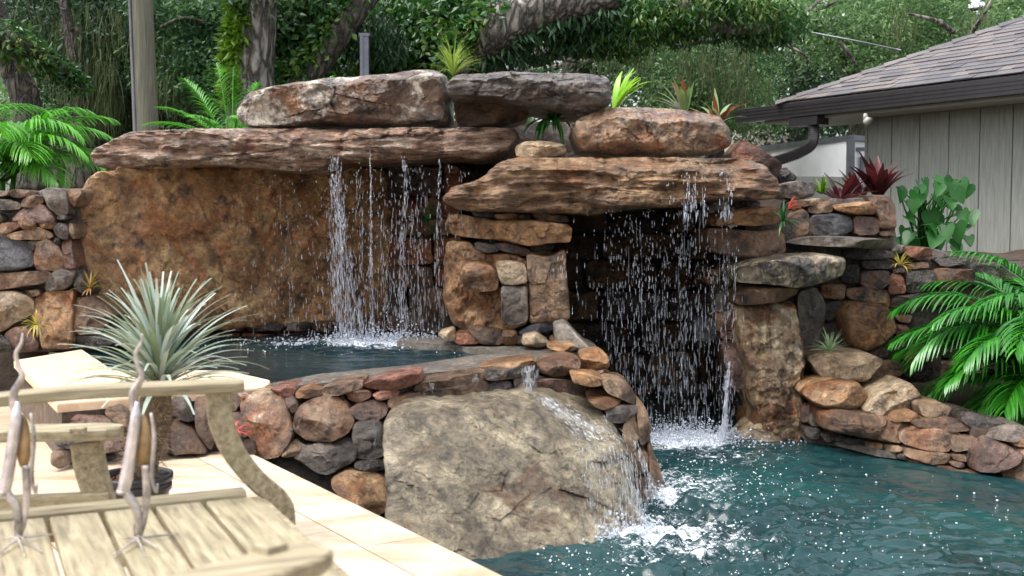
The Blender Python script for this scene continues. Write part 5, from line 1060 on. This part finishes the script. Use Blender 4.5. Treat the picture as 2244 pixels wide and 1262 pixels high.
b.add(V + [v - Zu * .12 for v in V], [(0, 1, 3), (1, 2, 3), (0, 3, 4), (0, 5, 6, 1), (1, 6, 7, 2)]); b.build('roof', M['tanroof'], t1, False)
for i in (0, 1, 2):
    b = MB(); b.tube([V[i] - Zu * .1, np.array((V[i][0], V[i][1], .1))], .06, 8); b.build('post', M['galv'], t1)

# utility pole, metal post, overhead cable
up_ = thing('utility_pole', 'weathered grey wooden utility pole with a conduit up its left side', 'utility pole', (-3.4, 11.5, .1))
b = MB(); b.tube([P(322, 560, 11.5), P(320, 290, 11.5), P(308, 0, 11.5), P(300, -200, 11.5)], [.125, .12, .112, .108], 28, jitter=.02, jf=6); b.build('shaft', M['pole'], up_)
b = MB(); b.tube([P(299, 560, 11.4), P(297, 290, 11.4), P(284, 0, 11.4), P(276, -200, 11.4)], .012, 8); b.build('conduit', M['galv'], up_)
mp = thing('metal_post', 'square grey metal post standing behind the top boulders', 'post', (-1.5, 12.5, .1))
b = MB(); q = P(800, 165, 12.5); b.box((q[0], q[1], 1.65), (.085, .085, 3.1)); b.box((q[0] - .03, q[1] - .048, 1.65), (.03, .012, 3.1)); b.build('shaft', M['galv'], mp, False); b = MB(); b.box((q[0], q[1], 3.215), (.11, .11, .03)); b.build('cap', M['galv'], mp, False)
b = MB(); b.tube(curve([P(1700, 55, 16), P(1800, 75, 15.5), P(1890, 92, 15), P(1975, 110, 14)], 6), .009, 8); tag(b.build('cable', M['galv']), 'pale overhead service cable running to the roof', 'cable')

# ================================================================== BENCHES OF THE SPA
bt = thing('stone_bench', 'L shaped sandy stone bench around the near corner of the spa', 'bench', (-1.9, 5.3, .3))
z = .56; q = lambda x, y: pz(x, y, z)
prism([q(125, 885), q(400, 862), q(592, 848), q(592, 833), q(500, 812), q(250, 812), q(180, 766), q(30, 790)][::-1], .522, .562, M['benchtop'], 'seat', parent=bt, bev=.01)
prism([q(135, 887 - 2), q(400, 860), q(580, 845), q(500, 816), q(250, 816), q(182, 770), q(42, 792)][::-1], .1, .52, R['bench'] if 'bench' in R else M['benchside'], 'base', parent=bt)

# ================================================================== FALLING WATER
def spindles(items, r):
    V = []; Fc = []
    P0 = np.array([i[0] for i in items]); D = np.array([i[1] for i in items]); L = np.array([i[2] for i in items])[:, None]; W = np.array([i[3] for i in items])[:, None]
    D = D / np.linalg.norm(D, axis=1)[:, None]; A_ = np.cross(D, np.array((0, 1., 0)) + .01); A_ /= np.linalg.norm(A_, axis=1)[:, None]; B_ = np.cross(D, A_)
    n = len(P0); k = 5; out = [P0]
    for m_, (f, ws) in enumerate(((.3, .55), (.7, 1.))):
        for j in range(k):
            a = 2 * pi * j / k; out.append(P0 + D * L * f + (A_ * cos(a) + B_ * sin(a)) * W * ws / 2)
    out.append(P0 + D * L); V = np.stack(out, 1).reshape(-1, 3); s = 2 * k + 2; base = (np.arange(n) * s)[:, None]
    T = []
    for j in range(k):
        j2 = (j + 1) % k; T += [(0, 1 + j, 1 + j2), (1 + j, 1 + k + j, 1 + k + j2), (1 + j, 1 + k + j2, 1 + j2), (1 + k + j, s - 1, 1 + k + j2)]
    return V, np.concatenate([base + np.array([t_]) for t_ in T], 0)
def fall(name, label, streams, seed, cat='waterfall', drops=None):
    r = np.random.default_rng(seed); it = []
    for (x0, y0, x1, y1, Y0, Y1, n, s0, s1, w0, w1, l0, l1) in streams:
        for _ in range(n):
            u = r.random() ** .85; o = r.normal(); sp = s0 + (s1 - s0) * u
            wob = .5 * sp * math.sin(u * 9 + x0) if sp < 12 else 0
            px = x0 + (x1 - x0) * u + o * sp + wob; py = y0 + (y1 - y0) * u; Y = Y0 + (Y1 - Y0) * u + r.normal() * .04
            L = r.uniform(l0, l1) * (.5 + u * .8); 
            if r.random() < .07 and u < .75: L = r.uniform(.08, .26); w_ = w0
            else: w_ = r.uniform(w0, w1)
            it.append((P(px, py, Y), np.array(((x1 - x0) / 900 + r.normal() * .012, -.02, -1.)), L, w_))
    V, Fc = spindles(it, r); return tag(mesh_obj(name, V, Fc, M['drop'], None, True), label, cat, kind='stuff')
lf = []
for (x0, y0, x1, n, s0, s1, w1) in [(728,335,750,330,3,10,.009), (736,336,772,330,4,13,.009), (742,360,790,110,5,16,.006), (722,350,735,80,3,12,.006), (790,352,790,60,2,7,.006), (811,325,815,140,1,3,.006), (812,330,812,40,1,4,.008), (838,355,845,60,3,9,.006), (886,335,882,210,3,8,.008), (900,350,918,70,4,14,.006), (925,355,930,70,3,12,.006), (962,340,958,110,2,7,.007), (980,350,975,45,3,10,.005), (1012,350,1000,45,3,10,.005), (1068,345,1066,22,3,6,.005), (858,352,862,40,3,9,.006)]:
    lf.append((x0, y0, x1, 748, 7.45, 7.62, int(n * 1.1), s0, s1, .0018, w1 * .66, .02, .085))
lf += [(780, 360, 790, 745, 7.5, 7.6, 520, 90, 110, .0022, .005, .015, .05), (620, 380, 630, 740, 7.5, 7.6, 110, 60, 60, .002, .0045, .015, .05), (1040, 370, 1050, 560, 7.3, 7.3, 70, 60, 50, .002, .0045, .015, .04)]
fall('waterfall', 'sparse curtain of water threads falling from the long slab into the spa', lf, 90)
rf_ = []
for x in list(range(1255, 1610, 12)):
    n = int(46 + 60 * math.exp(-((x - 1400) / 70) ** 2) + 60 * math.exp(-((x - 1510) / 40) ** 2) + 40 * math.exp(-((x - 1592) / 14) ** 2)); n = int(n * (.25 if x < 1330 else .68))
    rf_.append((x, 455 if x < 1490 else 440, x + rng.uniform(-4, 10), 950, 7.0, 7.15, int(n * 1.15), 5, 9, .0014, .004, .01, .08))
for x, n in ((1505, 46), (1520, 40), (1588, 34), (1600, 30), (1540, 22), (1470, 14)): rf_.append((x, 368, x, 470, 6.93, 6.95, n, 4, 6, .003, .007, .02, .05))
rf_ += [(1598, 790, 1583, 955, 7.0, 6.95, 160, 1.5, 5, .004, .01, .02, .08), (1235, 540, 1232, 600, 7.0, 7.0, 14, 8, 8, .002, .005, .02, .05), (1600, 470, 1610, 700, 6.9, 6.95, 40, 14, 14, .002, .005, .02, .05)]
fall('waterfall', 'wide rain like curtain of water falling across the right grotto mouth', rf_, 91)
# chute over the front boulder
def yb(px, py, lift=.27): return y9(px, py) - lift
ch = []
def chute(x0, y0, x1, y1, n, s0, s1, w1=.008, l=.06): ch.append((x0, y0, x1, y1, yb(x0, y0, CHL), yb(x1, y1, CHL), n, s0, s1, .003, w1, .02, l))
CHL = .31
chute(1275, 958, 1310, 1165, 60, 12, 14); chute(1305, 962, 1355, 1160, 150, 18, 20); chute(1340, 966, 1395, 1145, 280, 20, 18); chute(1365, 985, 1410, 1135, 170, 9, 9); chute(1270, 970, 1325, 1160, 120, 20, 26, .006)
chute(1385, 960, 1435, 1080, 120, 4, 6); 
r = np.random.default_rng(92); it = []
for (x0, y0, x1, y1, Y0, Y1, n, s0, s1, w0, w1, l0, l1) in ch:
    for _ in range(n):
        u = r.random(); px = x0 + (x1 - x0) * u ** .8 + r.normal() * (s0 + (s1 - s0) * u); py = y0 + (y1 - y0) * u; p0 = P(px, py, Y0 + (Y1 - Y0) * u + r.normal() * .01)
        it.append((p0, np.array(((x1 - x0) / 420 * (1.2 - u), -.25, -1.)), r.uniform(l0, l1), r.uniform(w0, w1)))
# thin sheet running down the top face of the boulder and out of the coping spout
for _ in range(620):
    u = r.random(); px = 1185 + 130 * u + r.normal() * (9 + 30 * u); py = 868 + 92 * u + r.normal() * 3; Yt = 5.62 - .22 * u
    it.append((P(px, py, Yt - .06), np.array((.5, -.55, -.35)), r.uniform(.02, .06), r.uniform(.002, .005)))
for _ in range(200):
    u = r.random(); px = 1162 - 3 * u + r.normal() * (9 - 3 * u); py = 798 + 66 * u; it.append((P(px, py, 5.78 - .05 * u), np.array((0, -.1, -1)), r.uniform(.02, .06), r.uniform(.003, .008)))
for (x, y0, y1, n) in ((945,832,852,16), (1040,815,832,20), (1060,855,880,16), (820,925,970,22), (1327,905,920,14)):
    for _ in range(n): it.append((P(x + r.normal() * 3, r.uniform(y0, y1), 5.3 if x < 900 else 5.55), np.array((0, 0, -1)), .03, .004))
it = [(a_, b_, c_ * .8, d_ * .5) for a_, b_, c_, d_ in it if r.random() < .8]
V, Fc = spindles(it, r); tag(mesh_obj('waterfall', V, Fc, M['film'], None, True), 'water spilling from the spa edge down the right side of the mossy front boulder', 'waterfall', kind='stuff')

# splash and foam blobs (real little beads of water)
def beads(name, label, C, S, mat, kind='stuff', flat=.7):
    C = np.asarray(C); S = np.asarray(S)[:, None]; n = len(C)
    u = np.array([(1, 0, 0), (0, 1, 0), (-1, 0, 0), (0, -1, 0), (.6, .6, .6), (-.6, .6, .6), (-.6, -.6, .6), (.6, -.6, .6), (0, 0, 1), (0, 0, -.9)], float); u[:, 2] *= flat
    j = rng.uniform(.75, 1.25, (n, 10, 1)); V = (C[:, None, :] + u[None] * S[:, None, :] * j).reshape(-1, 3); b_ = (np.arange(n) * 10)[:, None]
    T = [(0, 4, 7), (0, 1, 4), (1, 5, 4), (1, 2, 5), (2, 6, 5), (2, 3, 6), (3, 7, 6), (3, 0, 7), (4, 5, 8), (5, 6, 8), (6, 7, 8), (7, 4, 8), (0, 9, 1), (1, 9, 2), (2, 9, 3), (3, 9, 0)]
    Fc = np.concatenate([b_ + np.array([t_]) for t_ in T], 0); return tag(mesh_obj(name, V, Fc, mat, None, True), label, 'water', kind=kind)
r = np.random.default_rng(93)
def splash(c, rx, ry, n, h, z0=0, s=(.002, .006)):
    x = c[0] + r.normal(size=n) * rx; y = c[1] + r.normal(size=n) * ry; z_ = z0 + np.abs(r.exponential(h, n)) * np.exp(-((x - c[0]) / rx) ** 2 * .3); return np.stack([x, y, z_], 1), r.uniform(*s, n) * r.choice([.6, 1, 1.5], n)
Cs = []; Ss = []
for a in [(f1, .26, .16, 2600, .035, 0), (f2, .12, .08, 700, .02, 0), (f3, .05, .12, 500, .018, 0), (g1, .26, .1, 2400, .03, .53), (g2, .28, .14, 160, .01, .53), (pz(1585, 955), .05, .05, 200, .03, 0)]:
    c_, s_ = splash(a[0], a[1], a[2], a[3], a[4], a[5]); Cs.append(c_); Ss.append(s_)
beads('splash', 'white spray and droplets thrown up where the falls strike the water', np.vstack(Cs), np.concatenate(Ss), M['drop'], flat=1.1)
Cs = []; Ss = []
for (c_, rx, ry, n, z0) in [(f4, .42, .5, 650, .004), (f6, .35, .4, 500, .004), (pz(1750, 1130), .9, .8, 260, .004), (g1, .5, .28, 260, .534), (pz(2000, 1180), .6, .5, 90, .004), (pz(1250, 1230), .25, .12, 60, .004)]:
    x = c_[0] + r.normal(size=n) * rx; y = c_[1] + r.normal(size=n) * ry; ok = np.ones(n, bool)
    if z0 < .1: ok = (x > .1) & (y < 7.2)
    Cs.append(np.stack([x, y, np.full(n, z0)], 1)[ok]); Ss.append((r.uniform(.0018, .0055, n) * r.choice([.5, .8, 1.2], n))[ok])
beads('bubbles', 'small white bubbles and rain drops scattered over the water', np.vstack(Cs), np.concatenate(Ss), M['foam'], flat=1.0)

# ================================================================== GARDEN BENCH, CHAIR, TIN BIRDS (foreground)
def pt(px, py, z): return PZ(px, py, z)
o0 = pt(560, 1095, .66); o1 = pt(0, 1152, .66); fx = (o0 - o1); fx[2] = 0; fx /= np.linalg.norm(fx); nz = np.array((fx[1], -fx[0], 0))      # fx = the way the bench faces, nz = along its length
gb = thing('garden_bench', 'weathered teak slatted bench with curved arms in the foreground', 'bench', np.array((o0[0] - .3, o0[1] - .6, .3)))
LEN = 1.42; AX = (fx, nz, Zu)
def bp(a, n2, z_): v = o0 + fx * a + nz * n2; return np.array((v[0], v[1], z_))
for k in range(6):
    a = (-.062 if k == 0 else -.075 - .114 * k); wd_ = .128 if k == 0 else .103
    b = MB(); b.sweep([bp(a - .02 * 0, .045, .668), bp(a, LEN / 2, .664), bp(a, LEN - .04, .668)], fx, [wd_], [.022]); b.build('seat_slat', M['teak'], gb, False)
b = MB(); b.sweep([bp(-.03, .012, .655), bp(-.75, .012, .655)], nz, [.055], [.075]); b.sweep([bp(.0, LEN - .01, .64), bp(-.75, LEN - .01, .64)], nz, [.05], [.09]); b.sweep([bp(.008, .04, .63), bp(.008, LEN - .04, .63)], Zu, [.08], [.022]); b.build('seat_frame', M['teak_arm'], gb, False)
ctr_leg = pt(560, 1262, .88)
# arms: the far one with its curved front leg, and the near one with a dowel plug
def arm(n2, mb, zoff=0):
    pts_ = [bp(-.78, n2, .925 + zoff), bp(-.6, n2, .94 + zoff), bp(-.4, n2, .948 + zoff), bp(-.2, n2, .945 + zoff), bp(-.06, n2, .942 + zoff), bp(-.03, n2, .942 + zoff)]
    mb.sweep(curve(pts_, 5), nz, [.05, .06, .07, .075, .075, .065], [.026])
b = MB(); arm(.0, b); b.build('armrest', M['teak_arm'], gb, False)
b = MB(); b.sweep(curve([bp(-.085, 0, .93), bp(-.08, 0, .86), bp(-.05, 0, .78), bp(.0, 0, .71), bp(.055, 0, .655), bp(.07, 0, .60), bp(.06, 0, .45), bp(.05, 0, .30)], 6), nz, [.035], [.058, .056, .052, .05, .05, .048, .045]); b.build('leg', M['teak'], gb, False)
b = MB(); b.sweep([ctr_leg, ctr_leg - Zu * .58], nz, [.05], [.06]); b.build('leg', M['teak'], gb, False)
a3 = pt(735, 1222, .90); nrm = a3.copy()
b = MB(); e3 = pt(742, 1226, .90); f3_ = pt(500, 1300, .90); dd = (f3_ - e3); dd[2] = 0; dd /= np.linalg.norm(dd); sdv = np.array((-dd[1], dd[0], 0)); sdv = sdv if sdv[1] > 0 else -sdv
ctr = e3 + sdv * .035
b.sweep([ctr + dd * -.0, ctr + dd * .03, ctr + dd * .09, ctr + dd * .3, ctr + dd * .75], sdv, [.05, .085, .1, .1, .09], [.024]); ar = b.build('armrest', M['teak_arm'], gb, False)
b = MB(); cp = pt(592, 1202, .915); b.box(cp, (.034, .03, .012), (dd, sdv, Zu)); b.build('dowel_plug', M['teak'], ar, False)
for n2 in (.0, LEN):
    b = MB(); b.sweep([bp(-.72, n2, .3), bp(-.72, n2, .7), bp(-.80, n2, 1.15 if n2 else .96)], nz, [.05], [.06]); b.build('leg', M['teak'], gb, False)
# second low chair, only its arm and front leg reach into the picture
gc = thing('garden_chair', 'low weathered chair whose armrest and curved leg show behind the bench', 'chair', np.array((-1.35, 3.1, .3)))
ce = pt(262, 950, .80); cd = np.array((-.965, -.10, 0)); cd /= np.linalg.norm(cd); cs = np.array((-cd[1], cd[0], 0)); cs = cs if cs[1] > 0 else -cs; cc_ = ce + cs * .03
b = MB(); b.sweep([cc_, cc_ + cd * .03, cc_ + cd * .08, cc_ + cd * .3, cc_ + cd * .65], cs, [.04, .09, .1, .095, .08], [.03]); ar = b.build('armrest', M['teak_arm'], gc, False)
b = MB(); b.box(pt(172, 943, .818), (.034, .03, .012), (cd, cs, Zu)); b.build('dowel_plug', M['teak'], ar, False)
lg = lambda px, py: P(px, py, 3.0)
b = MB(); b.sweep(curve([lg(190, 968), lg(198, 1020), lg(215, 1080), lg(238, 1140), P(262, 1240, 2.98)], 6), cs, [.05], [.075, .075, .07, .06, .05]); b.build('leg', M['teak'], gc, False)
b = MB(); b.sweep([P(240, 1098, 2.98), P(-60, 1112, 2.95)], cs, [.03], [.05]); b.sweep([P(240, 1122, 2.98), P(-60, 1138, 2.95)], Zu, [.04], [.03]); b.build('seat_rail', M['teak_arm'], gc, False)

def bird(label, Y, X, mirror=1):
    t = thing('bird_sculpture', label, 'sculpture', P(X(300), 1195, Y))
    p = lambda px, py, dy=0: P(X(px), py, Y + dy)
    b = MB(); b.tube(curve([p(312, 731), p(309, 752), p(297, 775), p(302, 800), p(311, 822), p(303, 842), p(292, 862), p(292, 890), p(298, 912)], 6), [.0015, .0035, .0045, .005, .006, .0075, .009, .009, .008], 12, sq=.7); b.build('neck', M['tinr'], t)
    b = MB(); b.tube(curve([p(300, 880), p(297, 920), p(288, 980), p(278, 1040), p(270, 1078)], 6), [.005, .011, .012, .012, .013, .012], 16); bd = b.build('body', M['tin'], t)
    b = MB(); b.tube([p(270, 1074), p(269, 1082)], [.013, .013], 16); b.tube(curve([p(276, 1080), p(296, 1110), p(305, 1150), p(303, 1172)], 5), [.009, .010, .008, .004], 14); b.build('belly', M['tinr'], t)
    b = MB(); V = []; n = 26
    for sgn in (-1, 1):
        for k in range(n): a = 2 * pi * k / n; V.append(p(314 + 17 * cos(a) * (1 + .1 * sin(a)), 968 + 62 * sin(a) + 4 * cos(a), .012 + .003 * sgn))
    V += [p(314, 968, .004), p(314, 968, .02)]; b.add(V, [(k, (k + 1) % n, 2 * n) for k in range(n)] + [(n + k, n + (k + 1) % n, 2 * n + 1)[::-1] for k in range(n)] + [(k, n + k, n + (k + 1) % n, (k + 1) % n) for k in range(n)]); b.build('wing', M['wing'], t)
    b = MB(); b.tube(curve([p(331, 905), p(338, 960), p(333, 1040), p(342, 1080), p(346, 1060)], 6), [.003, .005, .005, .003, .002], 8); b.tube(curve([p(318, 1020), p(322, 1080), p(316, 1140), p(310, 1175)], 6), [.008, .009, .006, .002], 10, sq=.4); b.build('tail', M['tinr'], t)
    for sx in (-4, 12):
        b = MB(); b.tube(curve([p(300 + sx * .6, 1120), p(298 + sx, 1160), p(302 + sx * .5, 1188)], 5), [.003, .0024, .002], 8)
        ft = PZ(X(303 + sx * .5), 1188, .682)
        for (dx, dy) in ((-72, 36), (58, 28), (96, -24), (-20, -26)) if sx > 0 else ((-60, 44), (20, 40), (-40, -10)):
            e2 = PZ(X(303 + sx * .5 + dx * .85), 1188 + dy * .75, .682); b.tube(curve([P(X(302 + sx * .5), 1178, ft[1]), (ft * .6 + e2 * .4) + Zu * .006, e2], 4), [.0028, .002, .001], 6)
        b.build('leg', M['tinr'], t)
    return t
bird('rusty tin bird with a wavy upstretched neck, right of the pair on the bench', 2.42, lambda x: x)
bird('tin bird at the left picture edge with a bright metal breast', 2.44, lambda x: 300 + (x - 300) * .95 - 262)

# a few fallen leaves and a large leaf hanging in the left trees

def branch(t, pix, rad, mat='bark'):
    b = MB(); b.tube(path3(pix, 8), rad, 9, jitter=.1, jf=3); b.build('branch', M[mat], t)
for o in list(COL.objects):
    lb = o.get('label', '')
    if lb.startswith('bright spreading oak'):
        branch(o, [(1685,95,14.2), (1725,60,14.4), (1780,15,14.8), (1830,-30,15)], [.014, .02, .025]); branch(o, [(1990,30,14.2), (2050,45,14.4), (2090,70,14.8)], [.012, .025, .035]); branch(o, [(1840,92,14.6), (1862,120,14.6), (1878,145,14.8)], [.025, .025, .02]); branch(o, [(1725,100,14.3), (1760,118,14.3), (1770,130,14.4)], [.02, .012]); branch(o, [(2180,-10,14.6), (2150,40,14.7), (2120,90,15)], [.02, .03])
    if lb.startswith('mossy oak behind'):
        branch(o, [(1135,100,15.2), (1165,125,15.3), (1200,120,15.2), (1260,85,15.2), (1330,70,15.3), (1400,95,15.4)], [.06, .12, .1, .07, .05], 'barkd'); branch(o, [(1490,100,14.6), (1530,92,14.7), (1580,88,14.8)], [.03, .04], 'barkd'); branch(o, [(1085,170,15.6), (1085,130,15.6), (1090,90,15.6)], [.06, .05], 'barkd')
    if lb.startswith('leafy oak seen'):
        branch(o, [(790,60,15.4), (850,35,15.4), (930,40,15.4)], [.015, .02]); branch(o, [(895,-10,15.6), (900,60,15.6), (910,130,15.8)], [.05, .05], 'barkd')
    if lb.startswith('dark oak hung'):
        branch(o, [(135,-10,14.4), (150,60,14.4), (165,150,14.4), (180,240,14.5)], [.05, .07, .06], 'barkd'); branch(o, [(190,290,14.6), (182,180,14.6), (165,60,14.6)], [.09, .07], 'barkd')
    if lb.startswith('mid green leafy'):
        branch(o, [(352,60,14.2), (400,40,14.3), (450,50,14.5)], [.02, .03], 'barkd')

GR = {'palm': 'palms planted round the waterfall', 'tree': 'oaks and trees behind the garden', 'air plant': 'air plants tucked among the stones', 'bromeliad': 'bromeliads behind the top boulders', 'cordyline': 'red cordylines on the right wall', 'sculpture': 'pair of tin birds on the bench', 'rock slab': 'flat slabs of the rock waterfall', 'boulder': 'boulders of the rock waterfall', 'rock': 'loose stones of the rock waterfall', 'stone wall': 'mortared walls of field stone'}
for o in COL.objects:
    if o.parent is None and o.get('category') in GR and not o.get('group'): o['group'] = GR[o['category']]
